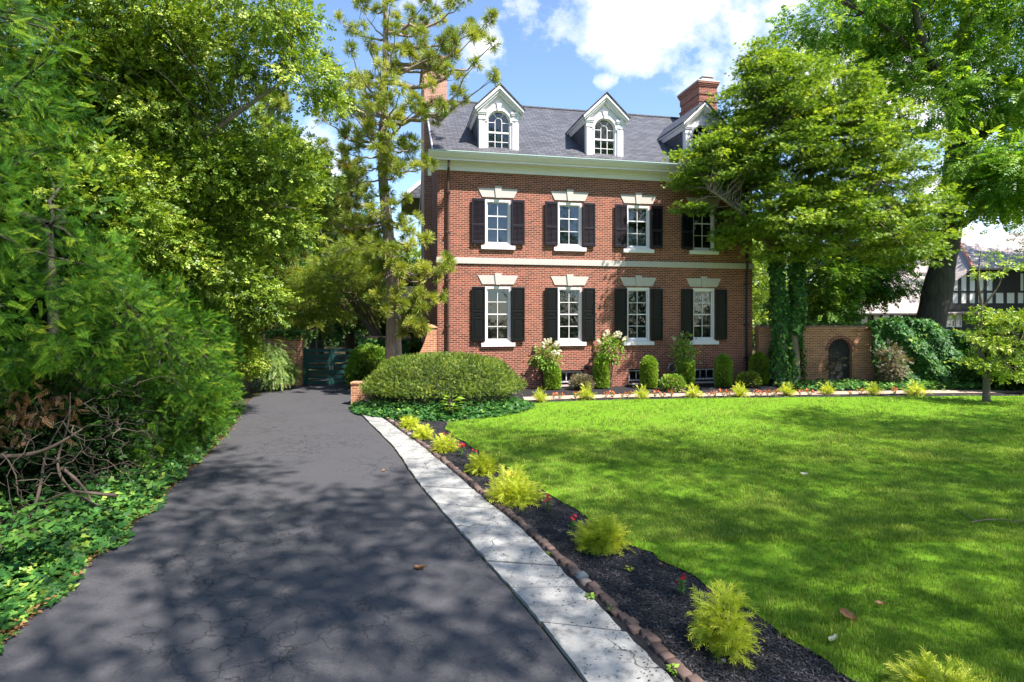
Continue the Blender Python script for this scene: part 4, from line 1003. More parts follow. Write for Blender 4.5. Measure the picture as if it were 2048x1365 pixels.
# clipped columns along the house wall
cols = [(1105, 780, 733, 32, 'box', 'leftmost clipped boxwood column against the brick wall, under white hydrangea blooms'),
        (1203, 778, 712, 31, 'box', 'clipped boxwood column in front of a leggy hydrangea, left of the middle basement window'),
        (1298, 778, 715, 33, 'box', 'clipped bright column shrub beside the middle basement window'),
        (1372, 776, 718, 33, 'box', 'clipped bright column shrub below the round green hydrangea head'),
        (1447, 775, 712, 34, 'box', 'clipped column shrub right of the right basement window'),
        (1518, 771, 709, 34, 'yew', 'softer darker pointed column shrub in front of the right downspout')]
for i, (px, pb, pt, wpx, mt, lab) in enumerate(cols):
    x, y = Gp(px, pb); h = (pb - pt) / F * y; r = wpx / 2 / F * y * .80
    shrub('column_shrub', lab, 'shrub', (x, y, .01), ('col', r, h, 1.2 if mt == 'box' else .7), 4200, T_SPRIG5 if mt == 'box' else T_YEWS, .075 if mt == 'box' else .11, mt, 'clipped column shrubs along the house', 20 + i, (.68 if mt == 'box' else .72, .18))
# the big clipped bush
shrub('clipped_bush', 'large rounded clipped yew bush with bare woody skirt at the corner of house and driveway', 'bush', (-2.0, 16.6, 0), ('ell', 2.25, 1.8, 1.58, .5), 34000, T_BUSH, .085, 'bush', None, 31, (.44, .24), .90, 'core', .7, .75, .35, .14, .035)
rs = np.random.default_rng(8); g = []
for i in range(340):
    a = rs.uniform(0, 6.28); k = rs.uniform(.75, 1.0); r0 = rs.uniform(.1, .6)
    p1 = (-2.0 + 2.15 * k * math.cos(a), 16.6 + 1.72 * k * math.sin(a), rs.uniform(.25, .75)); p0 = (-2.0 + 2.1 * r0 * math.cos(a + rs.normal(0, .3)), 16.6 + 1.7 * r0 * math.sin(a), .02)
    g.append(tube_arr(np.array(curve(p0, p1, (0, 0, rs.uniform(-.1, .1)), 6, .03, rs)) - np.array([-2.0, 16.6, 0]), np.linspace(.014, .004, 6), 4))
cb = [o for o in bpy.data.objects if o.name == 'clipped_bush'][0]
rawmesh('stems', g, M['twig_grey'], cb)

def leafpatch(name, label, cat, polyfn, n, tmpl, sz, mat, seed, zr=(.05, .3), ctint=(.5, .2), group=None, kind=None, zf=None, facing=(0, -.25, 1)):
    rs = np.random.default_rng(seed); P = polyfn(rs, n); n = len(P)
    zz = rs.uniform(*zr, n) if zf is None else zf(P, rs)
    pos = np.stack([P[:, 0], P[:, 1], zz], 1); a = rs.uniform(0, 6.28, n)
    f = np.stack([np.cos(a), np.sin(a), rs.normal(-.2, .3, n)], 1); up = np.array(facing) + rs.normal(0, .45, (n, 3))
    o = scatter(name, tmpl, pos, f, up, sz * rs.uniform(.6, 1.3, n), rs.normal(ctint[0], ctint[1], n), M[mat], None, .08, rs)
    return tag(o, label, cat, group, kind)
# ivy skirt round the clipped bush
def skirt(rs, n):
    a = rs.uniform(math.pi * .92, 2 * math.pi * 1.02, n); k = rs.uniform(.78, 1.22, n) ** 1
    return np.stack([-2.0 + 2.15 * k * np.cos(a), 16.6 + 1.95 * k * np.sin(a)], 1)
leafpatch('ivy', 'dark ivy ground cover round the foot of the big clipped bush', 'ivy', skirt, 5200, T_IVY, .10, 'ivy', 41, ctint=(.42, .2), kind='stuff',
          zf=lambda P, rs: np.clip(.42 - .8 * np.abs(np.hypot((P[:, 0] + 2) / 2.15, (P[:, 1] - 16.6) / 1.95) - .82), .05, .5) * rs.uniform(.4, 1, len(P)))
# a broad leaved weed standing out of the skirt
def whorl_plant(name, label, cat, x, y, zs_, n, lf, mat, seed, ct=(.7, .1), tmpl=None):
    rs = np.random.default_rng(seed); t = thing(name, label, cat, (x, y, 0)); g = []
    pos = []; f = []
    for i in range(n):
        a = i * 2.4 + rs.uniform(0, .5); z = zs_ * (.35 + .65 * i / n); r = rs.uniform(.02, .12) * zs_ * 2
        pos.append((r * math.cos(a), r * math.sin(a), z)); f.append((math.cos(a), math.sin(a), rs.uniform(-.3, .35)))
        g.append(tube_arr(curve((0, 0, 0), pos[-1], (0, 0, .03), 5), np.linspace(.008, .003, 5), 4))
    rawmesh('stem', g, M['twig'], t)
    pos = np.array(pos); f = np.array(f); scatter('leaves', tmpl or T_LEAF, pos, f, np.array([0, 0, 1.]) + rs.normal(0, .25, f.shape), lf * rs.uniform(.7, 1.2, n), rs.normal(*ct, n), M[mat], t, .05, rs)
    return t
whorl_plant('seedling', 'light green broad leaved seedling standing in the dark ivy below the clipped bush', 'plant', -1.55, 14.55, .62, 26, .24, 'box', 3)

# ---- golden thread cypress mounds ----------------------------------
def mound(r, h, seed, n=420):
    rs = np.random.default_rng(seed); t = thing('thread_cypress', 'x', 'shrub')
    d = nrm(rs.normal(0, 1, (n, 3))); d[:, 2] = np.abs(d[:, 2]) * 1.1 + .05; d = nrm(d)
    nc = 5; ca = rs.uniform(0, 6.28, nc); cr = rs.uniform(.15, .55, nc); hc = rs.uniform(.55, 1.25, nc); which = rs.integers(0, nc, n)
    cen = np.stack([r * cr * np.cos(ca), r * cr * np.sin(ca), 0 * ca], 1)[which]; k = rs.uniform(.1, .80, (n, 1)); sc_ = np.stack([np.full(n, r * .62), np.full(n, r * .62), h * hc[which]], 1); P = cen + d * k * sc_; P[:, 2] += .02
    f = d * np.array([1, 1, .8]) + rs.normal(0, .45, (n, 3))
    g = [tube_arr(curve((0, 0, 0), tuple(P[i]), (0, 0, .02), 4), np.linspace(.006, .002, 4), 4) for i in range(0, n, 6)]
    rawmesh('stems', g, M['twig'], t)
    scatter('foliage', T_THREAD, P, f, np.array([0, 0, 1.]) + rs.normal(0, .3, (n, 3)), r * .44 * rs.uniform(.6, 1.35, n), rs.normal(.6, .13, n) + (hc[which] - .9) * .3, M['cypress'], t, .1, rs)
    return t
md = [('front', [(1465, 1297, 150, 130, 'largest golden thread cypress, feathery and upright, nearest in the black mulch bed'),
      (1200, 1097, 125, 70, 'golden thread cypress mound between the two red flowers, second nearest in the mulch bed'),
      (1035, 1000, 115, 55, 'golden thread cypress mound third from the front, half over the lawn edge'),
      (962, 948, 72, 48, 'rounded golden thread cypress mound in the middle of the curved mulch bed'),
      (893, 906, 56, 38, 'greener small thread cypress mound just beyond a red flower in the curved bed'),
      (850, 878, 56, 32, 'brightest yellow thread cypress mound near the ivy skirt'),
      (822, 858, 54, 28, 'small yellow green thread cypress at the ivy skirt, farthest in the curved bed'),
      (1905, 1420, 190, 90, 'golden thread cypress cut off by the bottom edge at lower right')]),
      ('back', [(1080, 805, 36, 24, 'golden mound in front of the house, leftmost of the row along the path'), (1172, 801, 42, 27, 'golden mound in front of the leftmost basement window'),
      (1285, 799, 40, 22, 'golden mound before the middle basement window'), (1388, 796, 40, 22, 'golden mound below the fourth column shrub'),
      (1480, 794, 42, 24, 'golden mound between the last column shrub and the house corner'), (1573, 792, 38, 22, 'golden mound below the twin ivy clad trunks'),
      (1655, 790, 38, 20, 'golden mound just left of the arched door'), (1748, 791, 38, 20, 'golden mound right of the arched door'), (1832, 792, 50, 24, 'golden mound at the right end of the row, below the ivy hedge')])]
for gname, items in md:
    for i, (px, py, wp_, hp, lab) in enumerate(items):
        x, y = Gp(px, py); r = wp_ / 2 / F * y * (.93 if gname == 'front' else 1.0); h = hp / F * y * (.82 if gname == 'front' else 1.0)
        if gname == 'front': t = mound(r, h, 60 + i, 900 if i < 4 else 560); proto = t
        else:
            if i == 0: proto = mound(.36, .36, 90, 300); t = proto
            else: t = copy_tree(proto)
            t.scale = (r / .36, r / .36, h / .36); t.rotation_euler.z = i * 1.3
        t.location = (x, y, .02); tag(t, lab, 'shrub', 'golden thread cypress along the beds')

# ---- flowers --------------------------------------------------------
def petals(n=5, l=1.): return merge_t([leafq(l, .75, .05, (0, 0, 0), a, 1.35, .1 * (i % 2)) for i, a in enumerate(np.linspace(0, 6.283, n, endpoint=False))])
T_PET = merge_t([leafq(1, .8, .08, (0, 0, 0), a, .15, .1 * (i % 2)) for i, a in enumerate(np.linspace(0, 6.283, 5, endpoint=False))])
def flower(x, y, h, nb_, seed, mat='red', nl=16, lab='', cat='flower', group=None, ls=.055, fs=.022, spread=.07):
    rs = np.random.default_rng(seed); t = thing('flower_plant', lab, cat, (x, y, .02), 0, group); g = []; heads = []
    for i in range(nb_):
        a = rs.uniform(0, 6.28); p = (spread * math.cos(a) * rs.uniform(.2, 1), spread * math.sin(a) * rs.uniform(.2, 1), h * rs.uniform(.75, 1)); heads.append(p); g.append(tube_arr(curve((0, 0, 0), p, (0, 0, 0), 4), [.004] * 4, 4))
    rawmesh('stem', g, M['box'], t, tint=np.full(sum(len(q[0]) for q in g), .3))
    pos = []; f = []
    for i in range(nl):
        hd = heads[i % nb_]; u = rs.uniform(.2, .85); pos.append(np.array(hd) * u); a = rs.uniform(0, 6.28); f.append((math.cos(a), math.sin(a), rs.uniform(.0, .6)))
    pos, f = np.array(pos), np.array(f); scatter('leaves', T_LEAF, pos, f, np.array([0, 0, 1.]) + rs.normal(0, .2, f.shape), ls * rs.uniform(.7, 1.3, nl), rs.uniform(.3, 1, nl), M['flowerleaf'], t, .05, rs)
    hp = np.repeat(np.array(heads), 3, 0) + rs.normal(0, fs * .8, (nb_ * 3, 3)); nn = nrm(rs.normal(0, .5, hp.shape) + np.array([0, -.5, .8])); fx = np.cross(nn, rs.normal(0, 1, nn.shape))
    scatter('blossom', T_PET, hp, fx, nn, fs * rs.uniform(.8, 1.2, len(hp)), rs.uniform(.1, .9, len(hp)), M[mat], t, .1, rs)
    return t
for i, (px, py, hp, nb_, lab) in enumerate([(1362, 1196, 44, 2, 'red periwinkle flower on a leggy stem beside the largest golden cypress'), (1097, 1028, 30, 3, 'red periwinkle flower between the second and third golden cypress mounds'),
    (924, 916, 28, 5, 'cluster of small red flowers beside the greener small cypress mound'), (1143, 1075, 40, 2, 'small red flower at the left edge of the second cypress mound'),
    (1022, 985, 40, 3, 'red flowers behind the third cypress mound'), (884, 885, 18, 3, 'tiny red flowers behind the brightest yellow cypress mound'), (948, 925, 24, 2, 'tiny reddish flower above the middle cypress mound')]):
    x, y = Gp(px, py); flower(x, y, hp / F * y, nb_, i, 'red', 18, lab, group='red flowers in the mulch bed', ls=.06, fs=.021, spread=.03 + .05 * (nb_ > 3))
proto = flower(0, 0, .2, 5, 77, 'orange', 26, 'x', ls=.07, fs=.03, spread=.13)
frow = [1108, 1120, 1150, 1212, 1225, 1245, 1255, 1310, 1325, 1343, 1418, 1430, 1447, 1455, 1512, 1522, 1535, 1545, 1600, 1620, 1700, 1720, 1790]
for i, px in enumerate(frow):
    x, y = Gp(px, 799 - (px - 1080) * .012 + (i % 3)); t = proto if i == 0 else copy_tree(proto)
    t.location = (x, y, .02); t.rotation_euler.z = i * 1.7; s_ = .8 + .4 * ((i * 7) % 5) / 5; t.scale = (s_, s_, s_)
    tag(t, 'small orange red bedding flower between golden mounds along the path', 'flower', 'orange bedding flowers along the house path')
x, y = Gp(1258, 1145); whorl_plant('seedling', 'tiny yellow green seedling alone in the black mulch', 'plant', x, y, .06, 9, .05, 'cypress', 5, (.6, .1))
for i, (px, py, s_, lab) in enumerate([(1180, 1203, .09, 'green weed rosette at the kerb in a slab joint, nearest the middle of the strip'), (1345, 1352, .09, 'leafy yellow green weed at the kerb by the bottom edge'), (1222, 1228, .08, 'small weed against the brick kerb below the largest weed rosette'), (1098, 1112, .06, 'tiny yellow green weed against the kerb, farthest along the flagstones')]):
    x, y = Gp(px, py); whorl_plant('weed', lab, 'weed', x, y, s_ * .7, 26, s_ * .55, 'box', 15 + i, (.6, .15))

# ---- hydrangeas -----------------------------------------------------
def hydrangea(px, pb, ptop, pw, label, blooms, seed, stems=True, lowest=.45):
    x, y = Gp(px, pb); y += .15; h = (pb - ptop) / F * y; r = pw / 2 / F * y * .82; rs = np.random.default_rng(seed)
    t = thing('hydrangea', label, 'shrub', (x, y, .01), 0, 'hydrangeas against the house'); g = []
    cz = h * (1 + lowest) / 2; hz = h * (1 - lowest) / 2
    P, D = lobe_points([(0, 0, cz, r, r * .8, hz, 60)], (.4, 1), rs, -1)
    for i in range(22): g.append(tube_arr(curve((rs.normal(0, .03), 0, 0), P[i], (0, 0, .1), 6, .015, rs), np.linspace(.013, .005, 6), 5))
    rawmesh('stems', g, M['twig'], t, smooth=True)
    pos, f, up, ti = clump_leaves(P, D, 13, .20, .8, .25, (.6, .15), rs); scatter('leaves', T_LEAF, pos, f, up, .115 * rs.uniform(.6, 1.2, len(pos)), ti, M['box'], t, .1, rs)
    if blooms:
        Q, E_ = lobe_points([(0, 0, cz + hz * .35, r * .95, r * .8, hz * .8, blooms * 2)], (.95, 1.1), rs, -.1); Q = Q[:blooms]; E_ = E_[:blooms]
        for q, e_ in zip(Q, E_):
            u = rs.uniform(0, 1, (46, 1)); ax = nrm(e_ + np.array([0, -.3, .5])); rad = .065 * (1 - u * .75)
            pp = q + ax * u * .17 + nrm(rs.normal(0, 1, (46, 3))) * rad; nn = nrm(pp - q - ax * .07)
            scatter('bloom', T_PET, pp, np.cross(nn, rs.normal(0, 1, nn.shape)), nn, .038, rs.uniform(.2, 1, 46), M['whitepetal'], t, .1, rs)
    return t
hydrangea(1092, 781, 693, 66, 'hydrangea crowned with white cone blooms behind the leftmost column shrub', 15, 1, lowest=.42)
hydrangea(1222, 779, 672, 62, 'leggy hydrangea with white cone blooms, second along the house wall', 12, 2, lowest=.45)
hydrangea(1370, 777, 672, 52, 'green hydrangea with hardly any bloom above the fourth column shrub', 2, 3, lowest=.38)
# low shrubs at the wall
for px, pb, pt, w_, mat, lab, nbm in ((1163, 781, 752, 44, 'purpleleaf', 'low grey green rose bush below the leftmost basement window', 0), (1345, 783, 752, 46, 'box', 'low round shrub dotted with dusty pink flower heads', 1), (1496, 776, 746, 46, 'bush', 'low dull green shrub between column shrub and house corner', 0)):
    x, y = Gp(px, pb); r = w_ / 2 / F * y; h = (pb - pt) / F * y
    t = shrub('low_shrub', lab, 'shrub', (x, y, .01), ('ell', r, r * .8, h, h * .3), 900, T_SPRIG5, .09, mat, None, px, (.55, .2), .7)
    if nbm:
        rs = np.random.default_rng(5); d = nrm(rs.normal(0, 1, (160, 3))); d[:, 2] = np.abs(d[:, 2]); P = d * np.array([r, r * .8, h]) * 1.02; scatter('blossom', T_PET, P, np.cross(d, rs.normal(0, 1, d.shape)), d, .035, rs.uniform(0, 1, 160), M['pinkpetal'], t, .1, rs)

# ---- right: twin trunked tree in ivy --------------------------------
Yh = 21.2
hl = [lobe(1545, 210, 20.6, 90, 80, 2.2, 150), lobe(1620, 200, 21.0, 110, 70, 2.2, 150), lobe(1452, 322, 20.4, 96, 68, 1.4, 175), lobe(1600, 310, 20.6, 150, 95, 2.6, 300),
      lobe(1745, 310, 21.0, 105, 75, 2.4, 120), lobe(1410, 360, 20.4, 55, 35, .9, 50), lobe(1590, 435, 20.4, 130, 75, 2.2, 220), lobe(1480, 470, 20.4, 40, 30, .8, 20), lobe(1380, 420, 20.2, 30, 12, .6, 8), lobe(1590, 500, 20.4, 80, 26, 1.2, 36), lobe(1800, 500, 20.5, 80, 30, 1.8, 60), lobe(1710, 425, 20.9, 130, 80, 2.8, 160), lobe(1830, 430, 21.3, 55, 55, 2.0, 50), lobe(1535, 130, 21.0, 50, 45, 1.4, 60), lobe(1690, 240, 20.5, 90, 50, 1.8, 60)]
tb = [Gp(1556, 772), Gp(1591, 772)]
tk = [([(tb[0][0], 21.7, 0), (tb[0][0] + .05, 21.7, 2.5), (tb[0][0] - .25, 21.4, 5), (PX(1520, 300, 20.8)), PX(1525, 160, 20.8)], [.22, .17, .14, .09, .03]),
      ([(tb[1][0], 21.9, 0), (tb[1][0] + .02, 21.9, 2.5), (tb[1][0] + .1, 21.7, 5), PX(1630, 300, 21), PX(1640, 160, 21)], [.25, .19, .15, .10, .03]),
      ([(tb[1][0] + .1, 21.7, 4.6), PX(1700, 400, 20.8), PX(1800, 340, 21)], [.12, .08, .03]), ([(tb[0][0] - .2, 21.4, 4.8), PX(1490, 430, 20.2), PX(1420, 380, 19.6)], [.11, .07, .03])]
twin = tree('twin_trunk_tree', 'broad dome crowned tree on two ivy clad trunks overlapping the house at its right end', 'tree', (11.0, 21.8), tk, hl, M['leaf_holly'], M['bark_pale'],
     T_WHORL, .10, 56, .50, .26, (.3, 1.12), .1, 600, .018, seed=12, ctint=(.56, .2))
def trunk_ivy(parent_loc, pts, rad, z0, z1, n, seed, label, name='climbing_ivy', leaf=.14, mat='ivy', bulge=.22):
    rs = np.random.default_rng(seed); P = np.array(pts, float); z = rs.uniform(z0, z1, n); a = rs.uniform(0, 6.283, n)
    cx_ = np.interp(z, P[:, 2], P[:, 0]); cy_ = np.interp(z, P[:, 2], P[:, 1]); r = np.interp(z, P[:, 2], rad) + rs.uniform(.02, bulge, n) * (.7 + .4 * np.sin(z * 3 + a * 2))
    keep = ~((np.sin(a * 1 + z * .8 + seed) > .86) & (z < 2)); nn = np.stack([np.cos(a), np.sin(a), 0 * a], 1)
    pos = np.stack([cx_ + r * np.cos(a), cy_ + r * np.sin(a), z], 1)[keep]; nn = nn[keep]; n = len(pos)
    f = nn * .4 + np.array([0, 0, -1.]) + rs.normal(0, .4, (n, 3)); o = scatter(name, T_IVY, pos, f, nn + rs.normal(0, .35, (n, 3)) + np.array([0, 0, .3]), leaf * rs.uniform(.6, 1.2, n), rs.normal(.5, .22, n), M[mat], None, .06, rs)
    return tag(o, label, 'ivy')
trunk_ivy(None, tk[0][0][:3], tk[0][1][:3], .3, 5.6, 3000, 1, 'ivy climbing the left one of the twin trunks')
trunk_ivy(None, tk[1][0][:3], tk[1][1][:3], .2, 5.6, 3400, 2, 'ivy climbing the right one of the twin trunks')

# ---- ivy hedge over the right wall ----------------------------------
def ivy_wall(x0, x1, y0, dep, z0f, n, seed, label, sz=.15, ct=(.45, .2), lean=.0, name='ivy_hedge'):
    rs = np.random.default_rng(seed); top = rs.random(n) < .18; x = rs.uniform(x0, x1, n); zt_ = z0f(x)
    z = np.where(top, zt_ + rs.uniform(-.05, .05, n), zt_ * rs.uniform(0, 1, n)); bul = .12 * np.sin(x * 2.3) * np.sin(z * 3.1) + .1 * np.sin(x * 5 + z * 4)
    y = np.where(top, y0 + rs.uniform(-.3, dep, n), y0 - .25 - bul - rs.uniform(0, .15, n) - .25 * (1 - z / zt_)); nn = np.stack([0 * x, np.where(top, -.3, -1.), np.where(top, 1., .25)], 1)
    f = np.array([0, -.3, -1.]) + rs.normal(0, .45, (n, 3)); f[top] = rs.normal(0, 1, (top.sum(), 3))
    o = scatter(name, T_IVY, np.stack([x, y, z], 1), f, nn + rs.normal(0, .3, (n, 3)), sz * rs.uniform(.6, 1.25, n), rs.normal(ct[0], ct[1], n) + .1 * np.sin(x * 3) * np.cos(z * 4), M['ivy'], None, .06, rs)
    return tag(o, label, 'ivy')
topf = lambda x: np.interp(x, [14.0, 14.4, 15.0, 16.3, 16.8, 17.6, 23], [2.2, 2.45, 2.55, 2.45, 2.1, 1.95, 1.9])
ivy_wall(13.95, 22.5, 22.35, .6, topf, 15000, 3, 'thick sheet of dark blue green ivy over the wall right of the arched door')
leafpatch('ivy', 'ivy and weeds creeping along the foot of the garden wall', 'ivy', lambda rs, n: np.stack([rs.uniform(9.9, 20, n), rs.uniform(20.2, 22.3, n)], 1), 4200, T_IVY, .12, 'ivy', 43, (.02, .22), (.6, .22), kind='stuff')
leafpatch('ground_ivy', 'creeping ivy lining the top of the garden wall with the arched door', 'ivy', lambda rs, n: np.stack([rs.uniform(9.8, 14.2, n), rs.uniform(22.5, 22.9, n)], 1), 700, T_IVY, .12, 'ivy', 44, (2.1, 2.42), (.7, .2))
# dusty pale shrub at wall + shrub by door
x, y = PX(1785, 770, 21.4)[:2]
tree('pale_shrub', 'dusty purple grey shrub in front of the ivy right of the arched door', 'shrub', (x, y), [([(x, y, 0), (x + .05, y, .9), (x + .1, y, 1.5)], [.03, .02, .01])], [(x, y, .9, .5, .4, .85, 60)], M['purpleleaf'], M['twig'], T_SPRIG, .14, 16, .22, .6, (.2, 1), nbr=40, br=.012, seed=5, zcut=-1)
x, y = PX(1655, 770, 21.9)[:2]
tree('thin_shrub', 'thin purple leaved shrub in front of the arched black door', 'shrub', (x, y), [([(x, y, 0), (x + .1, y, .7), (x + .3, y, 1.2)], [.02, .015, .008])], [(x + .22, y, .85, .40, .2, .6, 26)], M['purpleleaf'], M['twig'], T_SPRIG, .10, 8, .16, .6, (.2, 1), nbr=26, br=.01, seed=6, zcut=-1, ctint=(.3, .15))

# ---- small dogwood at right ----------------------------------------
bx, by = 14.5, 17.4
dg = [([(bx, by, 0), (bx + .02, by, 1.0), PX(1955, 690, 17.4), PX(1965, 620, 17.3), PX(1955, 560, 17.2), PX(1962, 500, 17.2)], [.11, .08, .06, .05, .03, .012]), ([PX(1962, 620, 17.3), PX(2000, 570, 17.1), PX(2010, 520, 17)], [.035, .02, .008]),
      ([(bx, by, .7), PX(2000, 720, 17), PX(2050, 700, 16.6)], [.06, .04, .02])]
tree('dogwood', 'small slender dogwood with grey stem and sparse top at the right of the lawn', 'tree', (bx, by), dg,
     [lobe(1965, 625, 17.0, 30, 8, .6, 5), lobe(2035, 640, 16.6, 50, 18, 1.0, 20), lobe(1955, 672, 17.0, 30, 8, .6, 6), lobe(2015, 690, 16.8, 50, 12, .9, 16), lobe(1965, 728, 16.9, 40, 9, .8, 10), lobe(2040, 740, 16.8, 40, 26, .9, 24), lobe(1990, 530, 17.1, 50, 35, .8, 9)],
     M['leaf_broad'], M['twig_grey'], T_SPRIG5, .19, 10, .30, .22, (.3, 1), .3, 60, .016, seed=9, ctint=(.68, .16), zcut=-1)
# shrub masses at the right edge
tree('dark_hedge', 'dark shrub mass behind the dogwood at the right edge', 'shrub', (18.6, 21), [([(18.6, 21, 0), (18.6, 21, 1.2)], [.06, .03])], [(18.0, 20.8, .8, 1.3, .9, .9, 110), (19.5, 20.4, 1.2, 1.3, .9, 1.3, 120)], M['leaf_dark'], M['twig'], T_SPRIG, .22, 18, .35, .6, (.5, 1), nbr=20, seed=10, zcut=-1, ctint=(.45, .2))
tree('rhododendron', 'bright leafy shrub at the right edge behind the dogwood', 'shrub', (18.2, 19.4), [([(18.2, 19.4, 0), (18.2, 19.4, 1.6)], [.06, .03])], [(17.6, 19.8, 1.9, 1.0, .7, .9, 90), (18.5, 19.3, 1.2, 1.0, .8, 1.1, 90)], M['leaf_broad'], M['twig'], T_WHORL, .22, 14, .35, .5, (.5, 1), nbr=20, seed=11, zcut=-1, ctint=(.5, .2))

# ---- big locust behind the wall -------------------------------------
YB = 26.5
lk = [([PX(1835, 760, YB), PX(1862, 640, YB), PX(1880, 560, YB), PX(1902, 430, YB), PX(1912, 300, YB), PX(1922, 190, YB), PX(1930, 60, YB), PX(1935, -80, YB)], [.74, .62, .56, .47, .43, .33, .23, .11]),
      ([PX(1916, 250, YB), PX(1870, 140, 25), PX(1835, 60, 24), PX(1825, -40, 23.5)], [.30, .22, .15, .06]), ([PX(1908, 340, YB), PX(1990, 240, 25), PX(2060, 200, 24), PX(2200, 120, 23)], [.28, .20, .15, .06]),
      ([PX(1925, 200, YB), PX(1985, 110, 27), PX(2040, 20, 27)], [.2, .14, .06]), ([PX(1880, 150, 25.2), PX(1780, 60, 24.5), PX(1700, 10, 24)], [.14, .09, .03]), ([PX(1890, 500, YB), PX(1800, 420, 27), PX(1700, 330, 27.5), PX(1740, 120, 27.5)], [.2, .16, .12, .05]),
      ([PX(1895, 470, YB), PX(1990, 400, 25), PX(2080, 340, 24)], [.2, .14, .06])]
tree('locust_tree', 'huge dark trunked locust tree with feathery leaves leaning behind the garden wall', 'tree', PX(1835, 760, YB)[:2], lk,
     [lobe(1660, 40, 25, 90, 60, 2.2, 50), lobe(1790, 30, 25, 90, 80, 2.5, 56), lobe(1900, 60, 26, 90, 90, 2.6, 52), lobe(2010, 60, 25, 90, 110, 2.8, 70), lobe(2090, 180, 24, 90, 100, 2.6, 76), lobe(1770, 150, 26, 60, 40, 2, 40), lobe(2000, 200, 24.5, 60, 50, 1.8, 40),
      lobe(1850, 200, 25, 55, 90, 1.8, 40), lobe(1960, 320, 24.0, 70, 60, 1.6, 34), lobe(2030, 350, 23, 80, 70, 2.0, 100), lobe(2010, 390, 24, 90, 35, 2, 50), lobe(1730, 90, 27, 70, 60, 2, 50), lobe(2040, -60, 24, 160, 80, 3, 80), lobe(1800, -70, 25, 160, 70, 3, 70)],
     M['leaf_locust'], M['bark_dark'], T_LOC, .50, 13, .85, .42, (.35, 1), .3, 130, .04, seed=21, ctint=(.70, .2), zcut=-1, nside=14)
# dark understorey between house and locust
tree('understorey_tree', 'dark low branched tree above the garden wall, between twin trunks and locust', 'tree', PX(1700, 770, 28)[:2], [([PX(1700, 770, 28)[:2] + (0,), PX(1705, 560, 28)], [.25, .12])],
     [lobe(1660, 560, 27, 60, 60, 1.6, 80), lobe(1740, 540, 28, 80, 60, 1.8, 110), lobe(1790, 480, 29, 60, 45, 1.8, 50), lobe(1650, 620, 27, 50, 30, 1.2, 50), lobe(1760, 575, 28.5, 60, 18, 1.2, 18), lobe(1690, 480, 28, 80, 50, 2, 90)], M['leaf_locust'], M['bark'], T_LOC, .42, 14, .8, .4, (.4, 1), .3, 40, .04, seed=22, ctint=(.46, .24), zcut=-1)

# ---- left: yews along the drive -------------------------------------
def yew(name, label, base, trunks, lobes, n, sz, seed, group=None, ct=(.48, .2), mat='yew', upx=.3, sun=(1, -.6, .4), tm=None, zc=-.95, jitter=.35, lat=0.):
    """conifer hedge plant: flat sprays arching out of lobes' surfaces, with twigs inside"""
    rs = np.random.default_rng(seed); t = thing(name, label, 'yew', (base[0], base[1], 0), 0, group); B = np.array([base[0], base[1], 0.])
    wts = np.array([l[3] * l[5] for l in lobes]); cnt = (n * wts / wts.sum()).astype(int)
    Ps, Ds = lobe_points([(*l[:6], c) for l, c in zip(lobes, cnt)], (.72, 1.04), rs, zc)
    # drop sprays buried inside other lobes and on the far side
    keep = np.ones(len(Ps), bool)
    for l in lobes:
        q = (Ps - np.array(l[:3])) / np.array(l[3:6]); keep &= (q ** 2).sum(1) > .45
    tocam = nrm(np.array([0, 0, 2.6]) - Ps); keep &= ((Ds * tocam).sum(1) > -.25) | (rs.random(len(Ps)) < .25)
    keep &= Ps[:, 2] > .05
    Ps, Ds = Ps[keep], Ds[keep]; n = len(Ps)
    tang = rs.normal(0, 1, (n, 3)); tang -= (tang * Ds).sum(1, keepdims=True) * Ds; f = Ds * .55 + nrm(tang) * jitter + rs.normal(0, .2, (n, 3)); f[:, 2] += upx - .15; up = Ds * .9 + np.array([0, 0, .5]) + rs.normal(0, .4, (n, 3))
    nz = np.sin(Ps[:, 0] * 3.7 + seed + 1.5 * np.sin(Ps[:, 2] * 2.1)) * np.sin(Ps[:, 2] * 3.9 + 1.3 * np.sin(Ps[:, 1] * 3)) + .6 * np.sin(Ps[:, 1] * 6.1 + Ps[:, 2] * 2.7) * np.cos(Ps[:, 0] * 7.3)
    Ps = Ps - Ds * (np.clip(.25 - nz, 0, 1) * (.45 if group else .32))[:, None]; cl = .16 * nz  # sprays tinted darker in the gaps, lighter on bulges: shade put into the colour
    g = []
    for pts, rd in trunks: g.append(tube_arr(smooth_line(pts, 4) - B, np.interp(np.linspace(0, 1, (len(pts) - 1) * 4 + 1), np.linspace(0, 1, len(rd)), rd), 8))
    nodes = np.concatenate([np.array(p, float) for p, _ in trunks])
    for i in rs.choice(n, min(n, 90), replace=False):
        a = nodes[np.argmin(np.linalg.norm(nodes - Ps[i], axis=1) + rs.uniform(0, 1, len(nodes)))]; L = np.linalg.norm(Ps[i] - a)
        g.append(tube_arr(curve(a, Ps[i], (0, 0, rs.uniform(-.1, .1) * L), 7, .03 * L, rs) - B, np.linspace(.02 + .01 * L, .004, 7), 5))
    rawmesh('branches', g, M['bark_dark'], t, smooth=True)
    scatter('foliage', tm or T_YEW, Ps - B, f, up, sz * rs.uniform(.6, 1.3, n), rs.normal(ct[0], ct[1], n) + cl, M[mat], t, .07, rs)
    return t
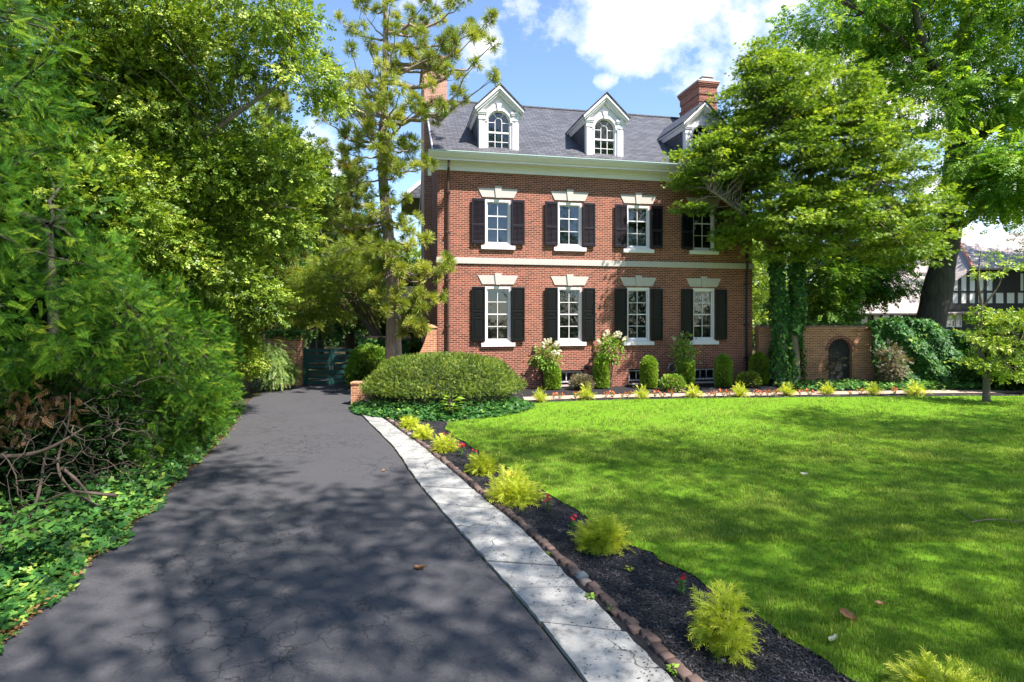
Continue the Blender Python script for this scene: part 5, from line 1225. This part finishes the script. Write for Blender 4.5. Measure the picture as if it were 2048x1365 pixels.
yew('yew_tree', 'tall overgrown yew at the left edge, green sprays above a dark hollow of bare branches', (-7.6, 7.2),
    [([(-7.6, 7.4, 0), (-7.5, 7.3, 1.5), (-7.6, 7.5, 4), (-7.8, 7.6, 7)], [.11, .09, .07, .04]), ([(-7.1, 6.6, 0), (-6.8, 6.3, 1.2), (-7.0, 6.2, 3.2)], [.10, .08, .04]), ([(-6.9, 8.6, 0), (-6.7, 8.4, 1.4), (-7.0, 8.6, 4.0)], [.11, .09, .05])],
    [(-7.0, 5.9, 3.3, 1.75, 1.4, 1.8, 0), (-7.1, 7.7, 3.3, 1.7, 1.4, 1.9, 0), (-7.6, 7.0, 5.6, 2.0, 2.0, 2.2, 0), (-7.3, 9.2, 2.7, 1.4, 1.2, 1.5, 0), (-9.4, 9.3, 6.2, 1.9, 2.0, 2.6, 0), (-6.1, 6.9, 2.6, .8, .9, .8, 0), (-8.0, 6.8, 8.0, 1.9, 1.8, 1.8, 0), (-7.6, 5.0, 5.0, 1.5, 1.3, 2.0, 0), (-7.6, 8.2, 1.9, 1.0, .9, 1.1, 0), (-6.4, 8.6, 2.6, .9, .9, 1.3, 0), (-8.6, 10.6, 3.9, 1.1, 1.1, 2.0, 0)], 42000, .20, 1, ct=(.47, .21), tm=T_YEWF, jitter=.8, upx=.1)
hedge_specs = [((-6.5, 9.9), 1.05, .72, 3.35, 'first narrow yew past the dark hollow, bright sprays down to the driveway edge'), ((-6.75, 11.15), 1.05, .62, 3.2, 'second narrow yew of the driveway hedge, deep shade gap before it'),
               ((-7.1, 12.3), 1.0, .62, 3.35, 'third narrow yew of the driveway hedge'), ((-7.5, 13.45), 1.0, .62, 3.15, 'fourth narrow yew of the driveway hedge, with upright soft tip'), ((-7.95, 14.6), .95, .62, 2.95, 'last yew of the driveway hedge, nearest the gate')]
for i, ((x, y), rx, ry, h, lab) in enumerate(hedge_specs):
    yew('hedge_yew', lab, (x, y), [([(x, y, 0), (x, y, h * .8)], [.06, .03])], [(x, y, h * .50, rx, ry, h * .52, 0), (x + .12, y - .1, h * .24, rx * 1.0, ry * .95, h * .32, 0), (x - .2, y + .1, h * .8, rx * .75, ry * .7, h * .28, 0)], 12000 - i * 1300, .15 + .012 * i, 30 + i, 'yews of the driveway hedge', (.37, .25), upx=.25, jitter=.6, tm=T_YEWF)
# bare tangle in the hollow
rs = np.random.default_rng(17); g = []
Bt = np.array([-5.9, 7.6, 0])
big = [[(-6.9, 6.9, 1.05), (-6.2, 7.0, .86), (-5.75, 7.05, .95), (-5.4, 7.15, 1.2)], [(-5.2, 7.3, .12), (-5.55, 7.1, .45), (-5.8, 7.2, .75), (-5.75, 7.4, 1.2), (-5.9, 7.6, 1.6)], [(-5.0, 7.2, .35), (-5.35, 7.1, .42), (-5.6, 7.2, .42), (-5.95, 7.0, .25), (-6.4, 6.7, .12)],
       [(-5.7, 7.2, .7), (-5.5, 7.2, .55), (-5.35, 7.25, .30), (-5.3, 7.2, .05)], [(-6.0, 7.1, .1), (-5.95, 7.2, .5), (-6.0, 7.3, .9), (-5.8, 7.5, 1.4)]]
for P in big: Q = smooth_line(P, 5); g.append(tube_arr(Q - Bt, np.linspace(.032, .010, len(Q)) * (1.3 if P is big[0] else .7) * (1 + .12 * np.sin(np.arange(len(Q)) * 1.9)), 8))
for i in range(70):
    y0 = rs.uniform(6.5, 8.8); xe = np.interp(y0, dL[:, 1], dL[:, 0]); p0 = np.array([xe - rs.uniform(.6, 1.8), y0 + rs.normal(0, .3), rs.uniform(.1, 1.6)]); p1 = p0 + np.array([rs.uniform(.1, 1.0), rs.normal(0, .5), rs.normal(-.1, .4)]); p1[2] = max(.06, p1[2]); p1[0] = min(p1[0], np.interp(p1[1], dL[:, 1], dL[:, 0]) - .1)
    g.append(tube_arr(curve(p0, p1, rs.normal(0, .14, 3), 9, .03, rs) - Bt, np.linspace(rs.uniform(.004, .011), .002, 9), 5))
tg = rawmesh('dead_branches', g, M['twig'], None, smooth=True); tg.location = tuple(Bt); tag(tg, 'tangle of bare grey yew branches over the ivy at the left driveway edge', 'branches')
rs = np.random.default_rng(3); n = 120
dp = scatter('dead_spray', T_YEWS, np.array([-6.3, 7.4, 1.35]) + rs.normal(0, 1, (n, 3)) * np.array([.35, .25, .18]), rs.normal(0, 1, (n, 3)) + np.array([0, 0, -.7]), rs.normal(0, 1, (n, 3)), .16 * rs.uniform(.6, 1.2, n), rs.normal(.4, .2, n), M['deadleaf'], None, .1, rs); tag(dp, 'rusty dead yew sprays hanging in the dark hollow at left', 'dead foliage')
# thicket behind the hollow, leaf tint darkened to stand for the deep shade
tree('thicket', 'thicket of leaves coloured dark for the shade behind the bare yew branches at left', 'shrub', (-9.4, 9), [([(-9.4, 9, 0), (-9.4, 9, 2)], [.08, .04])], [(-8.0, 7.4, 1.1, 1.0, 1.6, 1.4, 150), (-6.9, 8.7, .9, .7, .8, .9, 90), (-7.6, 9.8, 1.0, .8, .8, 1.0, 80), (-9.3, 10, 1.3, 1.1, 2.2, 1.5, 120), (-9.6, 13, 1.3, 1.0, 2.2, 1.5, 100), (-8.6, 10.4, 4.4, 1.2, 1.2, 2.8, 240), (-10.9, 13, 4, 1.6, 1.3, 3.6, 240)], M['leaf_dark'], M['twig'], T_SPRIG, .26, 22, .45, .7, (.3, 1), nbr=30, seed=19, zcut=-1, ctint=(.12, .15))

# ivy ground cover along the left edge
def ivyedge(rs, n):
    Y = 1 / rs.uniform(1 / 16., 1 / 4.0, n); X = np.interp(Y, dL[:, 1], dL[:, 0]) + np.where(Y > 8.5, .0, .08) - rs.gamma(1.6, .5, n) + .07 * np.sin(Y * 5); return np.stack([X, Y], 1)
leafpatch('ivy', 'glossy ivy ground cover along the left edge of the driveway', 'ivy', ivyedge, 9000, T_IVY, .085, 'ivy', 51, ctint=(.55, .24), kind='stuff', zf=lambda P, rs: (.05 + .22 * np.clip((np.interp(P[:, 1], dL[:, 1], dL[:, 0]) - P[:, 0]) * 1.6, 0, 1)) * rs.uniform(.3, 1.1, len(P)))
# litter at the edge
rs = np.random.default_rng(52); n = 2500; Y = 1 / rs.uniform(1 / 15., 1 / 4.0, n); X = np.interp(Y, dL[:, 1], dL[:, 0]) + .05 - np.abs(rs.normal(0, .25, n))
o = scatter('leaf_litter', T_LEAF, np.stack([X, Y, rs.uniform(.01, .05, n)], 1), rs.normal(0, 1, (n, 3)) * np.array([1, 1, .2]), np.array([0, 0, 1.]) + rs.normal(0, .3, (n, 3)), .05 * rs.uniform(.4, 1.2, n), rs.uniform(0, 1, n), M['deadleaf'], None, .1, rs); tag(o, 'brown dead leaves and twigs under the ivy beside the driveway', 'leaf litter', kind='stuff')
# broad compound leaves at lower left
rs = np.random.default_rng(6); t = thing('ash_seedling', 'light green seedling with broad oval leaflets over the ivy at lower left', 'plant', (-4.9, 5.55, 0)); g = []; P = []; f = []
for (x1, y1, z1) in ((.42, .0, .62), (.30, -.15, .50), (.1, -.2, .42), (.15, .1, .74), (.5, .15, .80)):
    c_ = curve((-.25, .1, .1), (x1, y1, z1), (0, 0, .15), 9); g.append(tube_arr(c_, np.linspace(.007, .003, 9), 5))
    for k in range(3, 9):
        for s_ in (-1, 1): d = c_[min(k + 1, 8)] - c_[k - 1]; sd_ = np.cross(d, [0, 0, 1.]); sd_ /= np.linalg.norm(sd_) + 1e-6; P.append(c_[k]); f.append(nrm(d) * .5 + sd_ * s_ + np.array([0, 0, -.3]))
rawmesh('stem', g, M['twig'], t); P = np.array(P); f = np.array(f); scatter('leaflets', T_LEAF, P, f, np.array([0, -.2, 1.]) + rs.normal(0, .2, f.shape), .135 * rs.uniform(.8, 1.15, len(P)), rs.normal(.6, .1, len(P)), M['flowerleaf'], t, .04, rs)

# ---- left: broadleaf tree arching over the hedge --------------------
BL = (-10.2, 14.0)
bl = [([(BL[0], BL[1], 0), (-10, 13.8, 3.5), PX(230, 260, 12.8), PX(290, 100, 12.4), PX(320, -40, 12)], [.34, .27, .2, .13, .06]), ([PX(225, 290, 12.8), PX(330, 150, 12.4), PX(400, 40, 12), PX(480, -20, 11.5)], [.13, .09, .06, .03]),
      ([PX(200, 330, 13), PX(340, 330, 12.5), PX(470, 230, 12), PX(600, 140, 12)], [.12, .08, .05, .02]), ([PX(200, 380, 13), PX(350, 430, 12.8), PX(500, 400, 12.8), PX(600, 420, 13)], [.12, .07, .05, .02])]
tree('leafy_tree', 'broad small leaved tree arching over the yews at upper left with pale limbs', 'tree', BL, bl,
     [lobe(130, 60, 11, 130, 110, 2.2, 170), lobe(300, 40, 11.5, 130, 90, 2.2, 150), lobe(240, 210, 12, 130, 90, 2.2, 190), lobe(380, 250, 12.5, 110, 90, 2, 170), lobe(400, 120, 11.8, 90, 60, 1.6, 70), lobe(330, 380, 12.6, 120, 80, 1.8, 170), lobe(480, 360, 13, 80, 70, 1.6, 90),
      lobe(440, 470, 13.2, 80, 70, 1.5, 90), lobe(560, 440, 13.6, 60, 60, 1.4, 60), lobe(560, 70, 11.8, 60, 35, 1.2, 20), lobe(610, 150, 12, 40, 45, 1.0, 20), lobe(510, 120, 12, 50, 40, 1.2, 16), lobe(100, 250, 12, 120, 120, 2, 150), lobe(230, 400, 10.8, 90, 80, 1.2, 90), lobe(300, 480, 11.6, 80, 60, 1.2, 80), lobe(390, 540, 12.8, 60, 40, 1.0, 50), lobe(150, 330, 10.2, 80, 60, 1.0, 50), lobe(580, 350, 13.5, 60, 50, 1.3, 50), lobe(520, 20, 11.5, 110, 30, 1.5, 50), lobe(640, 170, 12.2, 22, 30, .7, 10)],
     M['leaf_broad'], M['bark_pale'], T_SPRIG, .20, 22, .42, .5, (.3, 1.05), .25, 300, .014, seed=33, ctint=(.58, .24), zcut=-1)
tree('shade_tree', 'darker dense leafy tree behind the yew hedge, left of the drive', 'tree', (-9.3, 19.5), [([(-9.3, 19.5, 0), (-9.4, 19.5, 4), PX(520, 280, 19)], [.3, .2, .08])],
     [lobe(555, 330, 19, 65, 75, 2, 100), lobe(470, 350, 19, 80, 80, 2, 120), lobe(500, 450, 18.5, 80, 90, 2, 150), lobe(590, 380, 19, 55, 80, 1.6, 100), lobe(430, 560, 17.5, 60, 80, 1.5, 110), lobe(500, 590, 17.5, 40, 60, 1.2, 60), lobe(590, 300, 20, 25, 25, 1, 10)],
     M['leaf_broad'], M['bark'], T_SPRIG, .27, 22, .6, .5, (.4, 1.05), .2, 90, .03, seed=34, ctint=(.42, .24), zcut=-1)

# ---- pine in front of the house corner ------------------------------
def pine(name, label, base, pts, rad, specs, seed, tsz=.16, per=9, ct=(.55, .16), group=None, nblobs=(3, 7)):
    """specs: (z, azimuth, length, rise) branches ending in pompon tufts"""
    rs = np.random.default_rng(seed); t = thing(name, label, 'conifer', (base[0], base[1], 0), 0, group); B = np.array([base[0], base[1], 0.])
    P = np.array(pts, float); g = [tube_arr(smooth_line(P, 5) - B, np.interp(np.linspace(0, 1, (len(P) - 1) * 5 + 1), np.linspace(0, 1, len(rad)), rad), 12)]
    tp = []; td = []
    for (z, az, L, rise) in specs:
        a = np.array([np.interp(z, P[:, 2], P[:, 0]), np.interp(z, P[:, 2], P[:, 1]), z]); d = np.array([math.cos(az), math.sin(az), 0])
        e = a + d * L + np.array([0, 0, rise * L]); c_ = curve(a, e, (0, 0, -.16 * L), 10, .02 * L, rs); r0 = .018 + .018 * L
        g.append(tube_arr(c_ - B, np.linspace(r0, .010, 10), 6))
        nb_ = max(2, int(L * rs.uniform(*nblobs) / 2))
        for k in range(nb_):
            u = 1 - .75 * (k / nb_) ** 1.1 if k else 1; q = c_[int(u * 9)]; off = rs.normal(0, .24, 3) * (k > 0) * (1 + .25 * L); off[2] = abs(off[2]) * .8; tip = q + off
            if k: g.append(tube_arr(curve(q, tip, (0, 0, -.04), 5) - B, np.linspace(.012, .006, 5), 4))
            m_ = per; dd = nrm(rs.normal(0, 1, (m_, 3)) + d * .5 + np.array([0, 0, .35])); tp.append(tip + dd * rs.uniform(.04, .17, (m_, 1))); td.append(dd)
    rawmesh('trunk', g, M['bark_pine'] if ct[0] > .5 else M['bark'], t, smooth=True)
    tp = np.concatenate(tp); td = np.concatenate(td); n = len(tp)
    scatter('needles', T_TUFT, tp - B, td, rs.normal(0, 1, (n, 3)), tsz * rs.uniform(.75, 1.3, n), np.repeat(rs.normal(ct[0], ct[1], n // per), per) + rs.normal(0, .06, n), M['pine'], t, .05, rs)
    return t
pb = (-4.03, 19.4)
ppts = [PX(787, 762, 19.4)[:2] + (0,), PX(787, 640, 19.4), PX(785, 560, 19.4), PX(775, 450, 19.4), PX(762, 330, 19.4), PX(770, 200, 19.4), PX(772, 60, 19.4), PX(770, -120, 19.4)]
rs = np.random.default_rng(14); sp = []
# (px,py) of branch tips in the photograph, as real branches at the tree's depth
tips = [(980, 40, -1), (985, 90, -1.5), (940, 50, .5), (950, 130, -2), (985, 160, -1), (900, 70, -1), (830, 60, 1), (720, 60, -1), (680, 40, 0), (700, 100, -2), (740, 90, -1), (655, 120, -1), (670, 150, -2), (700, 210, -1.5),
        (690, 200, 1), (640, 230, -1), (680, 240, -1), (700, 260, -1), (650, 290, 0), (690, 300, -1), (720, 330, -1), (860, 330, -1), (830, 290, -1), (820, 300, 1), (800, 340, -1.5), (700, 355, -.5), (740, 380, -1), (810, 400, -1), (700, 440, -1), (660, 445, 1),
        (745, 420, -2), (830, 440, -1), (820, 490, -1.5), (850, 480, -1), (850, 540, -1.3), (870, 550, -1.0), (880, 535, -1.5), (800, 540, -1.5), (750, 560, -1), (740, 520, -.5), (840, 585, -1.3), (862, 600, -1.3), (845, 620, -1.4), (820, 650, -1.4), (845, 655, -1.2), (770, 620, -1.2), (745, 600, -1), (805, 610, -1.3), (790, 500, -2),
        (800, 450, -1), (755, 300, -2), (780, 260, -2), (800, 180, -2), (830, 200, -2), (720, 160, -2), (760, 130, -2), (790, 60, -1.5), (780, 10, -1), (720, 10, 0), (850, 5, -1), (900, 10, 0), (700, -20, 0), (760, -60, -1), (850, -60, 0), (930, 0, -1), (660, 190, 1), (910, 110, 0), (960, 70, 0),
        (880, 40, 1), (760, 200, 1.5), (740, 250, 1.5), (790, 350, 1.2), (745, 450, 1.2), (720, 480, 0)]
P = np.array(ppts)
for (px, py, dy) in tips:
    x, y, z = PX(px, py, 19.4 + dy); zb_ = z + rs.uniform(.1, .45) if py > 250 else z - rs.uniform(.2, 1.2); zb_ = min(max(zb_, 2.6), 15)
    x0 = np.interp(zb_, P[:, 2], P[:, 0]); dx = x - x0; L = math.hypot(dx, dy); sp.append((zb_, math.atan2(dy, dx), L, (z - zb_) / max(L, .2)))
pine('umbrella_pine', 'tall open pine with pompon needle tufts beside the left corner of the house', pb, ppts, [.33, .25, .22, .19, .16, .12, .09, .05], sp, 14, .185, 12, (.72, .16), nblobs=(3.0, 5.2))
for i, (px, Y, h, lab, sd_, w_) in enumerate([(545, 27, 13.5, 'dark trunked pine beyond the weeping shrub, left of the gate', 4, 2.0), (700, 34, 12.0, 'feathery green conifer behind the gate, right of centre', 6, 2.6), (640, 38, 14, 'bluish conifer farthest behind the gate', 8, 3.0)]):
    x = (px - 1024) / F * Y; rs = np.random.default_rng(sd_); sp = [(z, rs.uniform(0, 6.28), w_ * (1.05 - z / h) * rs.uniform(.7, 1.2) + .3, rs.uniform(-.15, .2)) for z in np.linspace(2.0, h - .3, 74 if i == 0 else 90)]
    pine('conifer', lab, (x, Y), [(x, Y, 0), (x, Y, h * .5), (x, Y, h)], [.28, .2, .05], sp, sd_, .30, 8, (.40 if i else .48, .14), 'pines behind the gate', (4, 8))

# ---- spreading fine leaved tree over the gate, weeping shrub --------
mb = PX(775, 700, 25.4)
mk = [([(mb[0], 25.4, 0), (mb[0] - .1, 25.3, 1.3), PX(730, 640, 25), PX(650, 590, 24.4), PX(585, 570, 24)], [.14, .12, .09, .06, .02])] + [([(mb[0] - .05, 25.4, .4 + .1 * i), PX(760 - 12 * i, 660 - 10 * i, 25.2), PX(730 - 18 * i, 600 - 14 * i, 24.8), PX(640 + 10 * i, 610 - 28 * i, 24.2)], [.08, .06, .045, .015]) for i in range(5)]
tree('spreading_maple', 'fine leaved tree fanning low over the green gate from bent stems', 'tree', (mb[0], 25.4), mk, [lobe(690, 560, 24.4, 100, 45, 1.6, 220), lobe(620, 590, 24.2, 60, 40, 1.2, 110), lobe(730, 510, 25, 70, 35, 1.4, 110), lobe(650, 630, 24.2, 60, 18, 1.0, 50), lobe(750, 620, 25.6, 30, 30, .8, 24), lobe(590, 640, 24, 30, 20, .8, 20)],
     M['maple'], M['twig_grey'], T_PIN, .22, 16, .5, .25, (.4, 1), .15, 150, .014, seed=44, ctint=(.5, .2), zcut=-.6)
wx, wy, _ = PX(525, 770, 20.4)
tree('weeping_shrub', 'pale green weeping shrub left of the gate wall', 'shrub', (wx, wy), [([(wx, wy, 0), (wx, wy, 1.2), (wx + .1, wy, 1.9)], [.06, .05, .02])], [lobe(520, 730, 20.3, 55, 40, .9, 130), lobe(500, 700, 20.6, 35, 25, .8, 50), lobe(560, 750, 20.3, 24, 28, .6, 30)], M['weep'], M['twig'], T_PIN, .22, 18, .3, .9, (.55, 1), 1.2, 40, .012, seed=45, ctint=(.6, .2), zcut=-.4)
tree('yellow_shrub', 'yellow green loose shrub at the far end of the yew hedge', 'shrub', (-9.1, 18.5), [([(-9.1, 18.5, 0), (-9.1, 18.5, 2.0)], [.05, .02])], [lobe(488, 720, 18.2, 26, 45, .6, 60), lobe(480, 660, 18.3, 28, 45, .7, 60), lobe(505, 620, 19, 30, 30, .8, 30)], M['leaf_broad'], M['twig'], T_SPRIG, .2, 16, .3, .6, (.4, 1), nbr=30, br=.012, seed=46, ctint=(.72, .14), zcut=-1)
leafpatch('ivy', 'ivy trailing over the top of the rough wall left of the gate', 'ivy', lambda rs, n: np.stack([rs.uniform(-9.4, -8.0, n), rs.uniform(21.5, 22.2, n)], 1), 700, T_IVY, .13, 'ivy', 61, (1.8, 2.15), (.7, .2))
ivy_wall(-5.9, -4.0, 22.42, .3, lambda x: 1.75 + 0 * x, 1600, 62, 'shaded ivy covering the wall right of the gate', .14, (.35, .2))
shrub('round_shrub', 'glossy round shrub behind the pine trunk, lit on its left', 'shrub', (-5.35, 21.2, 0), ('ell', .75, .7, 1.55, .4), 2600, T_SPRIG5, .13, 'box', None, 71, (.45, .2), .8)
shrub('clipped_hedge', 'dark clipped hedge between the pine trunk and the side porch', 'hedge', (-3.75, 23.0, 0), ('ell', 1.0, .7, 1.55, .6), 3500, T_SPRIG5, .12, 'leaf_dark', None, 72, (.5, .2), .85)

# ---- background trees ----------------------------------------------
bgs = [(-20, 34, 12, 5, 'leaf_dark', 'dark tall tree far behind the left hedge', .4), (-14, 40, 13, 4.6, 'leaf_dark', 'dark tree behind the pines at left', .5), (-9.5, 47, 9, 4.2, 'leaf_broad', 'bright bushy tree beyond the gate', .5), (-2, 50, 10, 4, 'leaf_dark', 'tree mostly hidden behind the left flank of the house', .5),
       (15.0, 40, 9.5, 4.2, 'leaf_broad', 'yellow green tree seen between the house and the twin trunks', .6), (21, 46, 12, 5, 'leaf_locust', 'green tree behind the half timbered house, left of its ridge', .5), (32, 52, 13, 5, 'leaf_locust', 'green tree behind the half timbered house at the far right', .4), (-15, 27, 10, 3.6, 'leaf_broad', 'leafy tree filling the gap behind the yew hedge', .4),
       (-13.5, 31, 7.5, 3.0, 'leaf_dark', 'low dark tree beyond the brick gate wall', .4), (-6.5, 36, 6.0, 2.8, 'leaf_dark', 'dark bush mass straight beyond the gate opening', .35), (35, 34, 15, 3.8, 'leaf_locust', 'tall bright tree at the right edge beyond the wall', .6), (-20, 20, 12, 5, 'leaf_broad', 'leafy tree at far left behind the yew', .4)]
for i, (x, y, h, r, mt, lab, ct) in enumerate(bgs):
    rs = np.random.default_rng(100 + i); lb = [(x + rs.normal(0, r * .35), y + rs.normal(0, r * .3), h * rs.uniform(.35, .8), r * .6, r * .6, h * .2, 34) for _ in range(8)] + [(x, y, h * .78, r * .6, r * .6, h * .22, 40), (x, y, h * .3, r * .8, r * .8, h * .22, 50)]
    tree('background_tree', lab, 'tree', (x, y), [([(x, y, 0), (x, y, h * .5), (x, y, h * .8)], [.35, .22, .08])], lb, M[mt], M['bark'], T_SPRIG, .42, 15, .9, .5, (.5, 1), .2, 24, .05, 'trees in the background', 100 + i, (ct, .2), -1, .12, 8)
leafpatch('understorey', 'low dark shrubbery along the far side of the garden behind the gate and walls', 'shrubbery', lambda rs, n: np.stack([rs.uniform(-26, 40, n), rs.uniform(50, 58, n)], 1), 16000, T_SPRIG, .8, 'leaf_dark', 91, (.0, 5.5), (.4, .2), kind='stuff', facing=(0, -1, .5))

# ---- trees outside the frame that throw the dappled shade ------------
def shader(x, y, lobes, lab, seed, per=23, leaf=.25, mat='leaf_locust'):
    x -= 2.6; y += 2.1; lobes = [(a - 2.63, b + 2.09, c - 5, d, e, f_, n_) for a, b, c, d, e, f_, n_ in lobes]
    tree('street_tree', lab, 'tree', (x, y), [([(x, y, 0), (x, y, 7), (x + .3, y, 13)], [.45, .32, .12])] , lobes, M[mat], M['bark'], T_SPRIG, leaf, per, .8, .4, (.2, 1), .2, 22, .02, 'trees behind the camera shading the lawn', seed, (.5, .15), -1, .1, 8)
shader(9, -6, [(6.8, -3.0, 19, 3.3, 3.0, 1.6, 84), (10, -1.2, 19.5, 3.3, 3.0, 1.6, 92), (4.6, .6, 20, 2.6, 2.2, 1.2, 48), (8.5, -6.5, 18, 3.6, 3.2, 1.5, 100)], 'tall leafy shade tree standing behind the camera near the driveway', 201)
shader(22, -4, [(14, -2.6, 19.5, 3.5, 3.2, 1.5, 130), (17.6, .4, 20, 3.5, 3.2, 1.5, 130), (13.6, 1.9, 21, 3.2, 2.4, 1.2, 84), (21, -2.1, 20, 3.4, 3.2, 1.6, 110), (11, 3.2, 21, 1.6, 1.6, .8, 22)], 'tall leafy shade tree to the right behind the camera', 202)
shader(28, 5, [(22, 4, 19.5, 3.6, 3.2, 1.6, 130), (25, 1, 20, 3.4, 3.2, 1.6, 110), (19.5, 4.8, 21.5, 2.8, 2.2, 1.2, 70), (25.5, 7, 19, 3, 3, 1.6, 80)], 'tall leafy shade tree right of the lawn outside the picture', 203)
for i, (x, y, h, r) in enumerate([(-16, -14, 17, 5.5), (-7, -19, 18, 5.5), (2, -22, 17, 5.5), (11, -20, 19, 5.5), (20, -17, 18, 5.5), (29, -11, 18, 5.5), (37, -8, 17, 5), (35, 2, 16, 5)]):
    rs = np.random.default_rng(300 + i); lb = [(x + rs.normal(0, r * .3), y + rs.normal(0, r * .25), h * rs.uniform(.3, .75), r * .6, r * .6, h * .22, 30) for _ in range(6)] + [(x, y, 1.6, r * .95, 1.5, 1.7, 60)]
    tree('street_tree', 'leafy street tree behind the camera', 'tree', (x, y), [([(x, y, 0), (x, y, h * .5), (x, y, h * .8)], [.35, .22, .08])], lb, M['leaf_dark'], M['bark'], T_SPRIG, .7, 12, 1.1, .6, (.5, 1), .2, 0, .05, 'street trees behind the camera', 300 + i, (.6, .2), -1, .12, 8)

# ---- litter: single leaves and twigs --------------------------------
def single(name, label, px, py, l, mat, ang, curl=.35, z=.05, seed=1, w_=.6):
    x, y = Gp(px, py); V = []; Fc = []; nx, ny = 6, 8; rs = np.random.default_rng(seed)
    for i in range(ny + 1):
        u = i / ny; ww = w_ * l * (math.sin(math.pi * min(1, u * .96 + .02)) ** .7) / 2 * (1 + .28 * math.sin(u * 19))
        for j in range(nx + 1): s_ = -1 + 2 * j / nx; V.append((s_ * ww, (u - .5) * l, curl * l * (s_ * s_ * .5 + (u - .5) ** 2) + rs.normal(0, .003)))
    for i in range(ny):
        for j in range(nx): a = i * (nx + 1) + j; Fc.append((a, a + 1, a + nx + 2, a + nx + 1))
    o = rawmesh(name, [(np.array(V), np.array(Fc))], M[mat], None, tint=np.full(len(V), .6), smooth=True); o.location = (x, y, z); o.rotation_euler = (rs.uniform(-.2, .2), rs.uniform(-.2, .2), ang); return tag(o, label, 'leaf')
single('fallen_leaf', 'curled tan oak leaf lying on the asphalt near the bottom', 840, 1141, .13, 'deadleaf', 1.2, z=.02, seed=2)
single('fallen_leaf', 'large tan dead leaf on the grass near the lower right', 1695, 1255, .15, 'deadleaf', .4, z=.09, seed=3)
single('fallen_leaf', 'small pale grey curled leaf on the lawn below the large tan one', 1667, 1298, .11, 'whitepetal', 2.1, z=.07, seed=4, w_=.4)
single('fallen_leaf', 'small white petal like leaf in the middle of the lawn', 1608, 958, .12, 'whitepetal', 1.5, z=.07, seed=5)
single('fallen_leaf', 'tiny brown leaf on the lawn right of the large tan leaf', 1760, 1224, .08, 'deadleaf', 1.5, z=.07, seed=6)
single('fallen_leaf', 'small brown leaf far up on the asphalt', 768, 944, .07, 'deadleaf', 1.5, z=.02, seed=7)
single('fallen_leaf', 'brown crumb of leaf on the black mulch beside the lawn edge', 1322, 1138, .05, 'deadleaf', .5, z=.05, seed=8)
for px, py in ((1447, 1331), (1474, 1319)): rock('pebble', 'small orange brown pebble on the mulch below the largest golden cypress' if px < 1460 else 'small pinkish pebble on the mulch, right of the orange brown one', (*Gp(px, py), .035), (.017, .017, .012), 2, M['walkbrick'])
x, y = Gp(1990, 1058); tw = rawmesh('fallen_twig', [tube_arr(curve((-.3, 0, .05), (.35, -.05, .06), (0, .05, .02), 8), [.006] * 8, 5), tube_arr(curve((-.2, 0, .05), (-.3, .25, .12), (0, 0, .02), 6), [.004] * 6, 5), tube_arr(curve((-.05, .02, .06), (.0, .3, .10), (.03, 0, .02), 6), [.003] * 6, 5)], M['twig_grey'], None); tw.location = (x, y, .03); tag(tw, 'thin grey forked twig lying on the lawn at right', 'twig')
